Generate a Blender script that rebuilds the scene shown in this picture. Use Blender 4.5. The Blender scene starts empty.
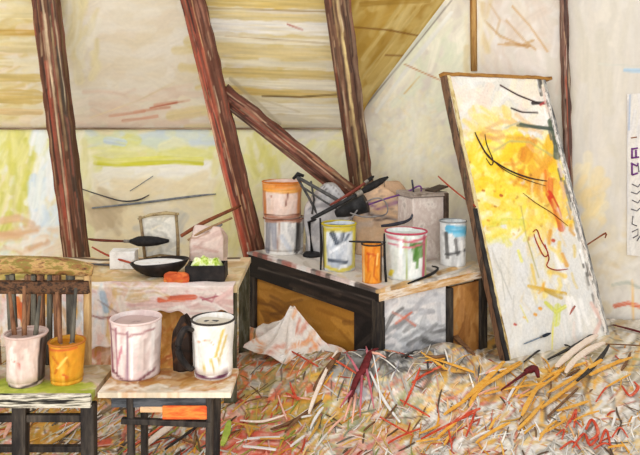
import bpy, bmesh, math, random
import numpy as np
from mathutils import Vector as V

random.seed(7)
RNG = np.random.default_rng(11)
scene = bpy.context.scene
COL = scene.collection

# ------------------------------------------------------------------ camera
F, CX, CY, H = 685.7, 320.0, 113.0, 1.5      # focal length in pixels of a 640 px wide frame, horizon row, eye height


def P(x, y, d):
    """the place seen at (x, y) at the distance d"""
    return V(((x - CX) / F * d, d, H - (y - CY) / F * d))


def on_h(x, y, h=0.0):
    """the place seen at (x, y) on a level surface of the height h"""
    return P(x, y, (H - h) * F / (y - CY))


def on_plane(x, y, o, n):
    r = P(x, y, 1.0) - V((0, 0, H))
    t = (V(o) - V((0, 0, H))).dot(n) / r.dot(n)
    return V((0, 0, H)) + r * t


def proj(vs):
    vs = np.asarray(vs, dtype=float)
    d = np.maximum(vs[:, 1], 0.3)
    return np.stack([CX + vs[:, 0] / d * F, CY + (H - vs[:, 2]) / d * F], 1)


# ------------------------------------------------------------------ colour and noise
def hx(s):
    return np.array([int(s[i:i + 2], 16) / 255.0 for i in (0, 2, 4)])


def lin(c):
    c = np.clip(np.asarray(c, dtype=float), 0, 1)
    return np.where(c <= 0.04045, c / 12.92, ((c + 0.055) / 1.055) ** 2.4)


def _hash(ix, iy, seed):
    n = (ix.astype(np.int64) * 374761393 + iy.astype(np.int64) * 668265263 + int(seed) * 974634777) & 0x7fffffff
    n = ((n ^ (n >> 13)) * 1274126177) & 0x7fffffff
    n = n ^ (n >> 16)
    return (n & 0xffff) / 65535.0


def vn(x, y, seed=0):
    x = np.asarray(x, dtype=float); y = np.asarray(y, dtype=float) + np.zeros_like(x)
    ix, iy = np.floor(x), np.floor(y)
    fx, fy = x - ix, y - iy
    fx = fx * fx * (3 - 2 * fx); fy = fy * fy * (3 - 2 * fy)
    a, b = _hash(ix, iy, seed), _hash(ix + 1, iy, seed)
    c, d = _hash(ix, iy + 1, seed), _hash(ix + 1, iy + 1, seed)
    return (a * (1 - fx) + b * fx) * (1 - fy) + (c * (1 - fx) + d * fx) * fy


class Paint:
    """brush strokes laid over the points of a finely divided surface"""
    def __init__(self, uv, base):
        self.uv = np.asarray(uv, dtype=float)
        self.c = np.tile(hx(base), (len(self.uv), 1))
        self.k = 1
        self.br, self.soft, self.var = 0.4, 1.2, 0.14

    def stroke(self, pts, w, col, a=1.0, br=0.45, rough=0.3, soft=1.0, var=0.16):
        self.k += 1
        sd = self.k
        pts = np.asarray(pts, dtype=float)
        lo, hi = pts.min(0) - w, pts.max(0) + w
        u = self.uv
        idx = np.nonzero((u[:, 0] > lo[0]) & (u[:, 0] < hi[0]) & (u[:, 1] > lo[1]) & (u[:, 1] < hi[1]))[0]
        if len(idx) == 0:
            return
        q = u[idx]
        best = np.full(len(idx), 1e9); dist = np.zeros(len(idx)); along = np.zeros(len(idx)); L = 0.0
        for i in range(len(pts) - 1):
            p0, p1 = pts[i], pts[i + 1]
            e = p1 - p0; ln = max(np.hypot(*e), 1e-6); e = e / ln
            r = q - p0
            t = np.clip(r @ e, 0, ln)
            dv = r - t[:, None] * e
            dd = np.hypot(dv[:, 0], dv[:, 1])
            sg = r[:, 0] * e[1] - r[:, 1] * e[0]
            m = dd < best
            best[m] = dd[m]; dist[m] = sg[m]; along[m] = L + (r @ e)[m]
            L += ln
        ww = w / 2 * (1 - rough * vn(along / 8.0, along * 0, sd))
        endw = np.clip((np.minimum(along, L - along) + 0.35 * w) / (0.5 * w + 1e-6), 0, 1)
        m = np.clip((ww * np.sqrt(endw) - best) / soft + 0.5, 0, 1)
        b = vn(dist / 1.3, along / 22.0, sd + 500)
        al = a * m * (1 - br * np.clip((b - 0.35) * 2.2, 0, 1))
        cc = hx(col) * (1 + var * (vn(dist / 1.7, along / 28.0, sd + 900) - 0.5))[:, None]
        self.c[idx] = self.c[idx] * (1 - al[:, None]) + cc * al[:, None]

    def dabs(self, rect, n, pal, ln, w, ang, jit=20, a=0.8, bend=0.12, br=None, soft=None, var=None):
        br = self.br if br is None else br; soft = self.soft if soft is None else soft; var = self.var if var is None else var
        x0, y0, x1, y1 = rect
        for _ in range(n):
            cx, cy = random.uniform(x0, x1), random.uniform(y0, y1)
            t = math.radians(ang + random.gauss(0, jit)); l = ln * random.uniform(0.5, 1.4) / 2
            dx, dy = math.cos(t) * l, -math.sin(t) * l
            bx, by = -dy * random.gauss(0, bend) * 2, dx * random.gauss(0, bend) * 2
            self.stroke([(cx - dx, cy - dy), (cx + bx, cy + by), (cx + dx, cy + dy)], w * random.uniform(0.5, 1.5),
                        random.choice(pal), a * random.uniform(0.6, 1.0), br, 0.3, soft, var)


# ------------------------------------------------------------------ materials
_m = {}


def _principled(name, rough):
    m = bpy.data.materials.new(name); m.use_nodes = True
    nt = m.node_tree; b = nt.nodes['Principled BSDF']
    b.inputs['Roughness'].default_value = rough
    b.inputs['Specular IOR Level'].default_value = 0.15
    return m, nt, b


def brushed(name='brushed oil paint', rough=0.6, scale=60.0, bump=0.25, dist=0.004, grain=0.09):
    """paint whose colours sit on the surface (attribute) with a fine procedural grain"""
    if name in _m: return _m[name]
    m, nt, b = _principled(name, rough)
    N, Lk = nt.nodes, nt.links
    at = N.new('ShaderNodeVertexColor'); at.layer_name = 'paint'
    tc = N.new('ShaderNodeTexCoord')
    no = N.new('ShaderNodeTexNoise'); no.inputs['Scale'].default_value = scale; no.inputs['Detail'].default_value = 4
    Lk.new(tc.outputs['Object'], no.inputs['Vector'])
    rp = N.new('ShaderNodeMapRange'); rp.inputs[1].default_value = 0.3; rp.inputs[2].default_value = 0.7
    rp.inputs[3].default_value = 1 - grain; rp.inputs[4].default_value = 1 + grain * .6
    Lk.new(no.outputs['Fac'], rp.inputs[0])
    mx = N.new('ShaderNodeVectorMath'); mx.operation = 'SCALE'
    Lk.new(at.outputs['Color'], mx.inputs[0]); Lk.new(rp.outputs[0], mx.inputs['Scale'])
    Lk.new(mx.outputs[0], b.inputs['Base Color'])
    bp = N.new('ShaderNodeBump'); bp.inputs['Strength'].default_value = bump; bp.inputs['Distance'].default_value = dist
    Lk.new(no.outputs['Fac'], bp.inputs['Height']); Lk.new(bp.outputs['Normal'], b.inputs['Normal'])
    _m[name] = m
    return m


def pm(name, pal, scale=(14, 14, 14), rough=0.6, bump=0.3, spread=0.22):
    """a palette of colours dragged along the surface by stretched noise"""
    if name in _m: return _m[name]
    m, nt, b = _principled(name, rough)
    N, Lk = nt.nodes, nt.links
    tc = N.new('ShaderNodeTexCoord'); mp = N.new('ShaderNodeMapping')
    mp.inputs['Scale'].default_value = scale
    Lk.new(tc.outputs['Object'], mp.inputs['Vector'])
    no = N.new('ShaderNodeTexNoise'); no.inputs['Scale'].default_value = 1.0; no.inputs['Detail'].default_value = 5
    no.inputs['Roughness'].default_value = 0.65
    Lk.new(mp.outputs['Vector'], no.inputs['Vector'])
    cr = N.new('ShaderNodeValToRGB'); el = cr.color_ramp.elements
    n = len(pal)
    for i, h in enumerate(pal):
        pos = 0.5 if n == 1 else 0.5 - spread + 2 * spread * i / (n - 1)
        e = el[i] if i < 2 else el.new(pos)
        e.position = pos; e.color = (*lin(hx(h)), 1)
    if n == 1: el.remove(el[1])
    Lk.new(no.outputs['Fac'], cr.inputs['Fac']); Lk.new(cr.outputs['Color'], b.inputs['Base Color'])
    bp = N.new('ShaderNodeBump'); bp.inputs['Strength'].default_value = bump; bp.inputs['Distance'].default_value = 0.004
    Lk.new(no.outputs['Fac'], bp.inputs['Height']); Lk.new(bp.outputs['Normal'], b.inputs['Normal'])
    _m[name] = m
    return m


# ------------------------------------------------------------------ objects
def tag(o, label=None, cat=None, group=None, kind=None):
    if label: o['label'] = label
    if cat: o['category'] = cat
    if group: o['group'] = group
    if kind: o['kind'] = kind
    return o


def thing(name, loc, label, cat, group=None):
    o = bpy.data.objects.new(name, None); o.empty_display_size = 0.05
    COL.objects.link(o); o.location = loc
    return tag(o, label, cat, group)


def mesh(name, vs, fs, mat, parent=None, cols=None, smooth=False, base=None):
    """vs are in the place's own coordinates; the object's origin goes to its parent's or to base"""
    off = np.array(parent.location if parent else (base if base is not None else (0, 0, 0)), dtype=float)
    if parent and parent.parent: off = off + np.array(parent.parent.location)
    vs = np.asarray([tuple(v) for v in vs] if not isinstance(vs, np.ndarray) else vs, dtype=float) - off
    me = bpy.data.meshes.new(name)
    me.from_pydata(vs.tolist(), [], [tuple(int(i) for i in f) for f in fs])
    me.materials.append(mat)
    if cols is not None:
        at = me.color_attributes.new('paint', 'FLOAT_COLOR', 'POINT')
        c = np.ones((len(vs), 4)); c[:, :3] = lin(cols)
        at.data.foreach_set('color', c.ravel())
    if smooth:
        me.polygons.foreach_set('use_smooth', [True] * len(me.polygons))
    me.update()
    o = bpy.data.objects.new(name, me); COL.objects.link(o)
    if parent: o.parent = parent
    elif base is not None: o.location = base
    return o


def gridfaces(nr, nc, o=0, wrap=False):
    fs = []
    for r in range(nr - 1):
        for c in range(nc if wrap else nc - 1):
            d = (c + 1) % nc
            fs.append((o + r * nc + c, o + r * nc + d, o + (r + 1) * nc + d, o + (r + 1) * nc + c))
    return fs


class Panel:
    """a quad a-b-c-d (bottom left, bottom right, top right, top left) as a fine grid to paint on"""
    def __init__(self, a, b, c, d, nu, nv, base):
        s, t = np.meshgrid(np.linspace(0, 1, nu), np.linspace(0, 1, nv))
        s, t = s.ravel()[:, None], t.ravel()[:, None]
        a, b, c, d = (np.array(v, dtype=float) for v in (a, b, c, d))
        self.v = (a * (1 - s) + b * s) * (1 - t) + (d * (1 - s) + c * s) * t
        self.f = gridfaces(nv, nu)
        self.p = Paint(proj(self.v), base)
        self.nu, self.nv = nu, nv

    def build(self, name, mat, parent=None, base=None, back=None):
        v, f, c = self.v, list(self.f), self.p.c
        if back is not None:                                   # give it thickness: a rim and a back
            nu, nv = self.nu, self.nv
            loop = list(range(nu)) + [r * nu + nu - 1 for r in range(1, nv)] + \
                [(nv - 1) * nu + k for k in range(nu - 2, -1, -1)] + [r * nu for r in range(nv - 2, 0, -1)]
            o = len(v)
            v = np.vstack([v, v[loop] + np.array(back)]); c = np.vstack([c, c[loop]])
            n = len(loop)
            f += [(loop[(i + 1) % n], loop[i], o + i, o + (i + 1) % n) for i in range(n)]
            f.append(tuple(o + i for i in range(n - 1, -1, -1)))
        return mesh(name, v, f, mat, parent, c, base=base)


def box(name, c, size, mat, parent=None, rz=0.0, bev=0.004, base=None, wob=0.0, tilt=None):
    bm = bmesh.new(); bmesh.ops.create_cube(bm, size=1.0)
    for v in bm.verts: v.co = V((v.co.x * size[0], v.co.y * size[1], v.co.z * size[2]))
    if bev: bmesh.ops.bevel(bm, geom=bm.edges[:], offset=min(bev, min(size) * 0.3), segments=2, affect='EDGES', profile=0.5)
    from mathutils import Matrix
    R = Matrix.Rotation(rz, 3, 'Z')
    if tilt: R = R @ Matrix.Rotation(tilt[0], 3, 'X') @ Matrix.Rotation(tilt[1], 3, 'Y')
    vs = [R @ (v.co + V([random.gauss(0, wob) for _ in range(3)]) if wob else v.co) + V(c) for v in bm.verts]
    fs = [tuple(v.index for v in f.verts) for f in bm.faces]
    bm.free()
    return mesh(name, vs, fs, mat, parent, base=base)


def frame_of(t):
    t = t.normalized()
    s = t.cross(V((0, 0, 1)))
    if s.length < 0.05: s = t.cross(V((0, 1, 0)))
    s.normalize()
    return t, s, s.cross(t).normalized()


def tube_data(pts, rad, sides=8, flat=1.0):
    pts = [V(p) for p in pts]
    n = len(pts)
    rads = rad if isinstance(rad, (list, tuple)) else [rad] * n
    vs = []
    for i, p in enumerate(pts):
        t = (pts[min(i + 1, n - 1)] - pts[max(i - 1, 0)])
        _, s, u = frame_of(t)
        for k in range(sides):
            a = 2 * math.pi * k / sides
            vs.append(p + s * math.cos(a) * rads[i] + u * math.sin(a) * rads[i] * flat)
    fs = gridfaces(n, sides, 0, True)
    fs.append(tuple(range(sides - 1, -1, -1))); fs.append(tuple((n - 1) * sides + k for k in range(sides)))
    return vs, fs


def tube(name, pts, rad, mat, parent=None, sides=8, flat=1.0, base=None, sub=0):
    pts = [V(p) for p in pts]
    if sub:
        q = []; rr = rad if isinstance(rad, (list, tuple)) else [rad] * len(pts); r2 = []
        n = len(pts)
        for i in range(n - 1):
            p0, p1, p2, p3 = pts[max(i - 1, 0)], pts[i], pts[i + 1], pts[min(i + 2, n - 1)]
            for k in range(sub):
                t = k / sub
                q.append(0.5 * ((2 * p1) + (p2 - p0) * t + (2 * p0 - 5 * p1 + 4 * p2 - p3) * t * t + (3 * p1 - p0 - 3 * p2 + p3) * t ** 3))
                r2.append(rr[i] * (1 - t) + rr[i + 1] * t)
        q.append(pts[-1]); r2.append(rr[-1])
        pts, rad = q, r2
    vs, fs = tube_data(pts, rad, sides, flat)
    return mesh(name, vs, fs, mat, parent, smooth=True, base=base)


OIL = brushed('brushed oil paint', 0.6, 70, 0.25)
PLASTER = brushed('painted plaster', 0.75, 34, 0.12, 0.004, 0.03)
TIMBER = brushed('painted timber', 0.65, 45, 0.4, 0.006)
GLAZE = brushed('paint smeared pot', 0.4, 50, 0.2)
LITTER = brushed('paint scraps', 0.6, 55, 0.35, 0.006)

# ================================================================== THE SETTING
EAVE, ZB, TAN = 1.38, 5.6, 1.2
cn = V((0, TAN, 1)).normalized()                              # normal of the roof slope h = EAVE + TAN*(ZB - y)
co_ = V((0, ZB, EAVE))
P1 = V((0.343, ZB, EAVE))
C1 = on_plane(338, 0, co_, cn)
C2 = P1 + (C1 - P1) * 1.6
wdir = V((1, -0.40, 0)).normalized(); wn = V((-0.40, -1, 0)).normalized()   # the end wall runs to the right and towards us
WO = V((0.343, ZB, 0))


def on_wall(x, y, off=0.0):
    return on_plane(x, y, WO + wn * off, wn)


W1, W2 = on_wall(362, 110), on_wall(445, 0)
W3 = W1 + (W2 - W1) * 1.6

# --- sloping boarded ceiling
cl = Panel((-3.4, ZB, EAVE), P1, C2, (-3.4, C2.y, C2.z), 420, 190, 'e6dbc4'); p = cl.p; p.br, p.soft, p.var = 0.22, 3.0, 0.07
p.dabs((-20, -40, 40, 128), 130, ['ddc88c', 'e6d8a8', 'e9dfc0', 'd6be7c', 'ecd9c0'], 40, 9, 2, 6, 0.8)
p.dabs((55, -40, 215, 125), 330, ['e6dcc8', 'e8e0d0', 'e4d8c0', 'ebe4d6', 'e4d6c0', 'e2d4b8'], 46, 14, 8, 20, 0.6)
p.dabs((62, -40, 95, 70), 40, ['e8dcae', 'e2d3a0', 'efe8d4'], 40, 9, 82, 10, 0.7)
p.dabs((85, 90, 205, 124), 60, ['e4cfba', 'e6d4c0', 'e9dccb', 'e0c6b0'], 40, 6, 6, 8, 0.7)
for x, y in ((125, 113), (150, 109), (170, 102), (138, 118)):
    p.stroke([(x - 16, y + 3), (x + 20, y - 2)], 3.5, 'd08c70', 0.6)
p.stroke([(150, 108), (190, 100)], 2, 'b8583c', 0.7)
p.stroke([(90, 118), (140, 100), (175, 82)], 2, 'e2cfa8', 0.6)
for y, w, c in ((33, 7, 'c69e4e'), (14, 12, 'e6d6a4'), (48, 12, 'ddcb98'), (63, 8, 'e9dfc4'), (78, 10, 'd2b871'), (97, 16, 'cfb26a'), (112, 8, 'd8b884')):
    p.stroke([(-30, y - 1), (42, y)], w, c, 0.85)
p.dabs((205, -40, 345, 128), 90, ['e9dcb4', 'e2cf94', 'efe6cc', 'dcc684'], 60, 9, -2, 4, 0.75)
for y, w, c in ((3, 13, 'd8bd70'), (17, 9, 'e0cc90'), (28, 15, 'f4f1ea'), (41, 8, 'f0e8d2'), (53, 13, 'e2ce96'), (64, 7, 'eee5ca'),
                (74, 10, 'd9c07c'), (84, 9, 'f0e8d0'), (93, 9, 'd6b86c'), (108, 14, 'f3eddd'), (120, 10, 'ede4cc')):
    p.stroke([(205 + y * .25, y - 3), (270, y), (345, y + 2)], w, c, 0.9, 0.35)
p.stroke([(205, 8), (335, 12)], 1.6, 'a08046', 0.7)
p.stroke([(225, 36), (335, 44)], 1.4, 'a8864a', 0.6)
p.stroke([(262, 96), (300, 97), (345, 94)], 2.2, '5a4426', 0.85)
p.stroke([(215, 72), (345, 78)], 1.2, 'b4985a', 0.6)
p.stroke([(287, 24), (303, 30)], 2, 'a8402a', 0.8, 0.7)
p.stroke([(230, 78), (262, 108), (280, 124)], 5, 'bcae8e', 0.6)
p.stroke([(226, 88), (300, 112)], 2, 'cdbf9c', 0.6)
tag(cl.build('ceiling', PLASTER), kind='structure')

vl = Panel(P1 + V((0, 0, 0.001)), W1, W3, C2, 70, 190, 'bd9a4e'); p = vl.p; p.br, p.soft, p.var = 0.22, 3.0, 0.07
p.dabs((345, -40, 450, 125), 160, ['b8923f', 'c6a456', 'a98436', 'cdb06a', 'd6bf80', 'b08c44'], 46, 8, 55, 12, 0.8)
for q in (((440, 0), (366, 96)), ((425, 0), (364, 78)), ((405, 0), (362, 60))):
    p.stroke(q, 6, 'd8c284', 0.55, 0.7)
p.stroke([(352, 27), (388, 30), (420, 36)], 2.2, '7a5222', 0.8)
p.stroke([(385, 55), (408, 56)], 2.2, '8a6030', 0.75)
p.stroke([(360, 4), (430, 0)], 6, 'a07a30', 0.7)
tag(vl.build('ceiling.001', PLASTER), kind='structure')

# --- low back wall under the eave
wb = Panel((-3.4, ZB, 0), (0.343, ZB, 0), P1, (-3.4, ZB, EAVE), 420, 160, 'e9dcb2'); p = wb.p; p.br, p.soft, p.var = 0.22, 3.0, 0.07
p.dabs((-60, 128, 62, 330), 170, ['dcd684', 'd3cf78', 'e4e0a4', 'e0e6e2', 'eceade', 'd8c99c'], 30, 8, 82, 14, 0.8)
p.dabs((-10, 135, 28, 225), 40, ['d6d06a', 'c9c65c', 'e2dc94'], 34, 7, 75, 12, 0.85)
p.dabs((30, 128, 62, 250), 45, ['dfe8ec', 'f2f2ee', 'cfdde6', 'e8ece4'], 36, 7, 80, 8, 0.9)
p.dabs((-10, 222, 75, 262), 40, ['e0bb92', 'd9ac84', 'e8d0b0', 'efe4d4'], 30, 6, 10, 14, 0.8)
p.dabs((78, 130, 240, 150), 50, ['d2dcc8', 'dcdfae', 'cfdadc', 'e4e4b8'], 40, 8, 4, 10, 0.8)
p.dabs((78, 145, 240, 170), 50, ['e3e092', 'e6e4a4', 'dcda78', 'ece8b8'], 44, 8, 3, 8, 0.8)
LATE = [(94, 163), (115, 165), (150, 163), (175, 162), (203, 164)]
p.stroke([(105, 140), (125, 143)], 10, 'c8d8e4', 0.8)
p.dabs((90, 164, 225, 186), 50, ['f4f0e2', 'f5f2ea', 'f0e9d0'], 44, 9, 2, 8, 0.85)
p.stroke(LATE, 5, 'cdc938', 0.9); p.stroke([(x, y - 4) for x, y in LATE], 6, 'dcd964', 0.75)
p.dabs((78, 182, 245, 262), 150, ['efe0b8', 'f2e8cc', 'ecdab0', 'f0e4c6', 'e8dcc0'], 40, 11, 5, 14, 0.65)
p.dabs((215, 135, 248, 245), 60, ['e9df9c', 'ece4ac', 'e2d890', 'efe6c4'], 34, 8, 78, 10, 0.8)
p.dabs((78, 140, 92, 250), 40, ['e6dfae', 'ded69a', 'efe8cc'], 34, 6, 85, 6, 0.8)
p.dabs((84, 196, 118, 226), 26, ['cdb892', 'c2ad8a', 'd8c4a0'], 22, 7, -35, 18, 0.7)
p.dabs((145, 215, 180, 262), 30, ['cfcaba', 'dcd4c0', 'c4bfae', 'e0dacb'], 22, 8, 20, 40, 0.8)
p.dabs((240, 128, 350, 200), 120, ['f4eec4', 'f0e8b0', 'f5f0d4', 'efe8a0', 'efe8c0'], 34, 9, 60, 30, 0.8)
p.dabs((245, 140, 275, 180), 16, ['e8e28c', 'e4dc80', 'f0eaa8'], 30, 6, 100, 14, 0.8)
p.dabs((275, 126, 345, 140), 20, ['e6dfcf', 'd8d2c4', 'efe8d8'], 30, 5, 5, 12, 0.8)
tag(wb.build('wall_back', PLASTER), kind='structure')

# --- pale end wall to the right
wr_end = WO + V((1, -0.40, 0)) * 3.4
wr = Panel(WO, wr_end, wr_end + V((0, 0, 3.3)), WO + V((0, 0, 3.3)), 420, 300, 'dad1c2'); p = wr.p; p.br, p.soft, p.var = 0.22, 3.0, 0.07
p.dabs((345, -60, 470, 330), 260, ['f0ead0', 'ede6c8', 'efe9d6', 'ebe7d2', 'f3eedc', 'eee4c6'], 30, 11, 78, 22, 0.6)
p.dabs((395, 20, 470, 120), 60, ['e2e3ca', 'dde0c4', 'e9e6cc', 'f2ecd6'], 34, 9, 62, 16, 0.75)
p.dabs((375, 130, 460, 210), 50, ['f0e8c4', 'eee4bc', 'f2ecd2'], 30, 9, 70, 30, 0.6)
p.dabs((372, 90, 440, 200), 260, ['f2ecd8', 'e6dcb8', 'efe4bc', 'dcdcc8', 'f4efe0', 'e8d4a4'], 6, 2.4, 60, 60, 0.5)
for q in (((444, 6), (400, 62), (368, 106)), ):
    p.stroke(q, 7, 'cdccc0', 0.75); p.stroke([(x + 8, y + 6) for x, y in q], 5, 'e9e8e0', 0.8)
p.stroke([(452, 0), (402, 62), (364, 108)], 1.4, '6e6256', 0.75)
p.stroke([(404, 64), (424, 73), (440, 80)], 1.3, 'b06a34', 0.8)
p.stroke([(420, 76), (404, 94)], 2, 'd2b070', 0.7)
p.dabs((478, -60, 562, 76), 130, ['e2d6ca', 'dccfc2', 'e8e0d8', 'dfd2c0', 'd8c6b4'], 34, 8, 110, 30, 0.8)
for q in (((484, 20), (500, 36), (528, 48)), ((498, 44), (520, 46), (534, 40)), ((512, 6), (530, 26), (548, 52)), ((506, 20), (524, 40), (536, 50)), ((490, 4), (500, 20), (496, 34))):
    p.stroke(q, 2.6, 'c39b68', 0.75)
p.stroke([(505, 43), (530, 46)], 3, 'b07a40', 0.7)
p.dabs((466, -40, 486, 72), 26, ['d8c08c', 'e6d8b6', 'e9e2d0'], 36, 5, 92, 4, 0.8)
p.dabs((560, -60, 760, 380), 420, ['d0c8bb', 'd3cbbf', 'cec5b2', 'd0c6b8', 'd5cec4'], 70, 14, 89, 5, 0.6)
p.dabs((575, 165, 600, 230), 22, ['e9d29c', 'e6cc94', 'ecdcb4'], 26, 9, 70, 25, 0.7)
p.dabs((585, 215, 640, 310), 50, ['dccfb4', 'dfd8cc', 'e0d9ce', 'd8c6a4'], 34, 10, 50, 40, 0.7)
p.stroke([(598, 64), (640, 66)], 2, 'c8c8bc', 0.5)
p.stroke([(624, 70), (648, 71)], 5, 'a9c4d8', 0.85)
p.stroke([(612, 285), (628, 282), (640, 288)], 4, '98a296', 0.5)
p.stroke([(614, 306), (628, 303), (645, 308)], 5, 'd25430', 0.8)
p.stroke([(632, 280), (634, 330)], 3, 'e8b060', 0.6)
tag(wr.build('wall_right', PLASTER), kind='structure')

# --- floor, and the trims
fl_m = pm('paint stained floorboards', ['8c7c66', 'b8aa92', 'd8cdb8', 'c4a878', '9c9484'], (9, 3, 9), 0.7)
tag(mesh('floor', [(-4, -1.5, 0), (4.2, -1.5, 0), (4.2, 6.2, 0), (-4, 6.2, 0), (-4, -1.5, -.1), (4.2, -1.5, -.1), (4.2, 6.2, -.1), (-4, 6.2, -.1)],
         [(0, 1, 2, 3), (7, 6, 5, 4), (0, 4, 5, 1), (1, 5, 6, 2), (2, 6, 7, 3), (3, 7, 4, 0)], fl_m), kind='structure')
tr_m = pm('grey brown rail', ['4a3626', '7c6650', 'a89478', '8a7a66'], (3, 30, 30))
tag(box('trim_1', (-1.53, ZB - 0.012, EAVE - 0.008), (3.72, 0.022, 0.016), tr_m, bev=0.003), kind='structure')
a_, b_ = on_wall(473, -40, 0.014), on_wall(474, 71, 0.014)
tag(tube('trim_2', [a_, (a_ + b_) / 2, b_], [0.024, 0.027, 0.025], pm('ochre brown batten', ['8a5a2c', 'a87a44', 'c49a5c', '7a4c28'], (30, 30, 3)), sides=4, flat=0.6), kind='structure')


# ================================================================== TIMBERS
def beam(name, label, a, b, w, dpt, base, front, pal, n=70, seed=1):
    a, b = V(a), V(b)
    ax = (b - a).normalized()
    nrm = V((0, -1, 0)) - ax * ax.dot(V((0, -1, 0))); nrm.normalize()
    s = ax.cross(nrm) * 1.0
    if s.x < 0: s = -s
    L = (b - a).length
    m = 26; ring = []                                          # front face left to right, then right side, back, left side
    for k in range(m): ring.append((-w / 2 + w * k / (m - 1), dpt / 2))
    for k in range(1, 5): ring.append((w / 2, dpt / 2 - dpt * k / 5))
    for k in range(m): ring.append((w / 2 - w * k / (m - 1), -dpt / 2))
    for k in range(1, 5): ring.append((-w / 2, -dpt / 2 + dpt * k / 5))
    nr = int(L * 62)
    vs, uv = [], []
    for r in range(nr + 1):
        t = r / nr
        c = a + (b - a) * t
        for i, (x, y) in enumerate(ring):
            wv = 0.006 * (float(vn(np.array([t * L * 11]), np.array([i * 0.22]), seed)[0]) - 0.5) * 2
            vs.append(c + s * (x * (1 + wv * 9) + wv * 0.6) + nrm * (y + wv * 1.3))
            if i < m: u = x * 170
            elif i < m + 4: u = (w / 2 + (i - m + 1) * dpt / 5) * 170
            elif i < 2 * m + 4: u = 200 + x * 170
            else: u = (-w / 2 - dpt + (i - 2 * m - 3) * dpt / 5) * 170
            uv.append((u, t * L * 170))
    pt = Paint(uv, base)
    W = w * 170; LL = L * 170
    for rg in ((-W / 2 - dpt * 170, W / 2 + dpt * 170), (200 - W / 2, 200 + W / 2)):
        for _ in range(n):
            x = random.uniform(*rg); y0 = random.uniform(-20, LL); l = random.uniform(20, 120)
            pt.stroke([(x, y0), (x + random.gauss(0, 1), y0 + l)], random.uniform(1.2, 4.5), random.choice(pal), 0.8, 0.6, soft=0.8)
    for fr, wd, col, t0, t1 in front:
        x = (fr - 0.5) * W
        pt.stroke([(x, t0 * LL), (x + random.gauss(0, .4), (t0 + t1) / 2 * LL), (x, t1 * LL)], wd * W, col, 0.9, 0.4, soft=0.8)
    for _ in range(int(n * 1.5)):
        x = random.uniform(-W / 2, W / 2); y0 = random.uniform(-10, LL); l = random.uniform(10, 90)
        pt.stroke([(x, y0), (x + random.gauss(0, .8), y0 + l)], random.uniform(0.7, 2.2), random.choice(pal + ['d8c4a0', 'b89874', '2e221e', 'a8583f', 'c8a888', '3a2c26']), 0.8, 0.75, soft=0.7)
    k = len(ring)
    fs = gridfaces(nr + 1, k, 0, True)
    fs.append(tuple(range(k - 1, -1, -1))); fs.append(tuple(nr * k + i for i in range(k)))
    o = mesh(name, vs, fs, TIMBER, None, pt.c, base=a)
    return tag(o, label, 'beam')


def leaner(px0, py0, px1, py1, z0, z1):
    """foot on the floor and head at the roof slope, along the line seen from (px0, py0) to (px1, py1)"""
    lo, hi = P(px0, py0, z0), P(px1, py1, z1)
    d = hi - lo
    foot = lo - d * (lo.z / d.z)
    t = (V((0, ZB, EAVE)) - lo).dot(cn) / d.dot(cn)
    return foot, lo + d * (t * 0.985 if t > 0 else 1.2)


DK = ['5c3c2e', '7c4e3c', '94584a', '6a4636', 'a0705a', '4a342a']
f_, h_ = leaner(77, 258, 46, 0, 5.12, 4.70)
beam('timber_beam', 'dark brown leaning roof timber at the far left, with cream streak', f_, h_, 0.165, 0.10, '5f3d2d',
     [(0.08, .22, '68412f', 0, 1), (0.30, .2, 'a4523e', 0, .75), (0.46, .12, 'd8c4a0', .05, .95), (0.62, .14, '6b4a38', 0, 1),
      (0.72, .10, '9a8560', .5, 1), (0.9, .24, '453d33', 0, 1), (.2, .1, '3e2a22', .4, 1)], DK + ['8a7450', '9c4a38'], 70, 3)
f_, h_ = leaner(254, 252, 193, 0, 4.98, 4.66)
beam('timber_beam', 'red and dark brown leaning timber rising from the table of pots', f_, h_, 0.155, 0.10, '5a3528',
     [(0.14, .34, 'c05a44', 0, .9), (0.06, .06, 'd0b48c', .1, .6), (0.36, .10, '7a3f30', 0, 1), (0.6, .24, '5c382a', 0, 1), (0.48, .06, 'c8a070', .1, .9),
      (0.85, .16, '6c4433', 0, 1), (.12, .18, '74402f', .7, 1)], DK + ['a04c3a'], 80, 5)
f_, h_ = leaner(361, 182, 337, 0, 5.28, 4.66)
beam('timber_beam', 'brown roof timber with pale ochre centre stripe behind the jars', f_, h_, 0.175, 0.09, '66493a',
     [(0.1, .2, '5a3c30', 0, 1), (0.3, .16, '7a5844', 0, 1), (0.5, .16, 'e2ca8c', .05, .92), (0.66, .14, '6a4c3c', 0, 1), (0.88, .2, '7c6450', 0, 1),
      (.42, .05, '40302a', 0, 1), (.78, .06, '3c2c26', .2, 1)], ['5c4034', '785844', '8c6c54', '4a362c', 'a88c60'], 70, 8)
a_, b_ = P(222, 92, 4.82), P(356, 199, 5.08)
beam('brace_beam', 'dark brown diagonal brace between the two middle timbers', a_, b_, 0.135, 0.075, '553428',
     [(0.2, .3, '44291f', 0, 1), (0.5, .14, '9c6a54', .1, .9), (0.8, .3, '6c4032', 0, 1), (.06, .1, '2c2420', 0, .7), (.64, .06, 'd0b89c', .3, .9)], DK, 60, 9)
a_, b_ = on_wall(572, 320, 0.045), on_wall(562, -60, 0.045)
a_.z = 0.0
beam('timber_post', 'narrow dark upright post on the pale wall behind the leaning canvas', a_, b_, 0.05, 0.045, '7a5a4e',
     [(0.2, .4, '7a5a4c', 0, 1), (0.75, .4, '463630', 0, 1), (.45, .12, '8c3a30', 0, .8)], ['6a4638', '4c3a34', '8a6a5a', '3a2c28', 'b8a898'], 40, 12)

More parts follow.
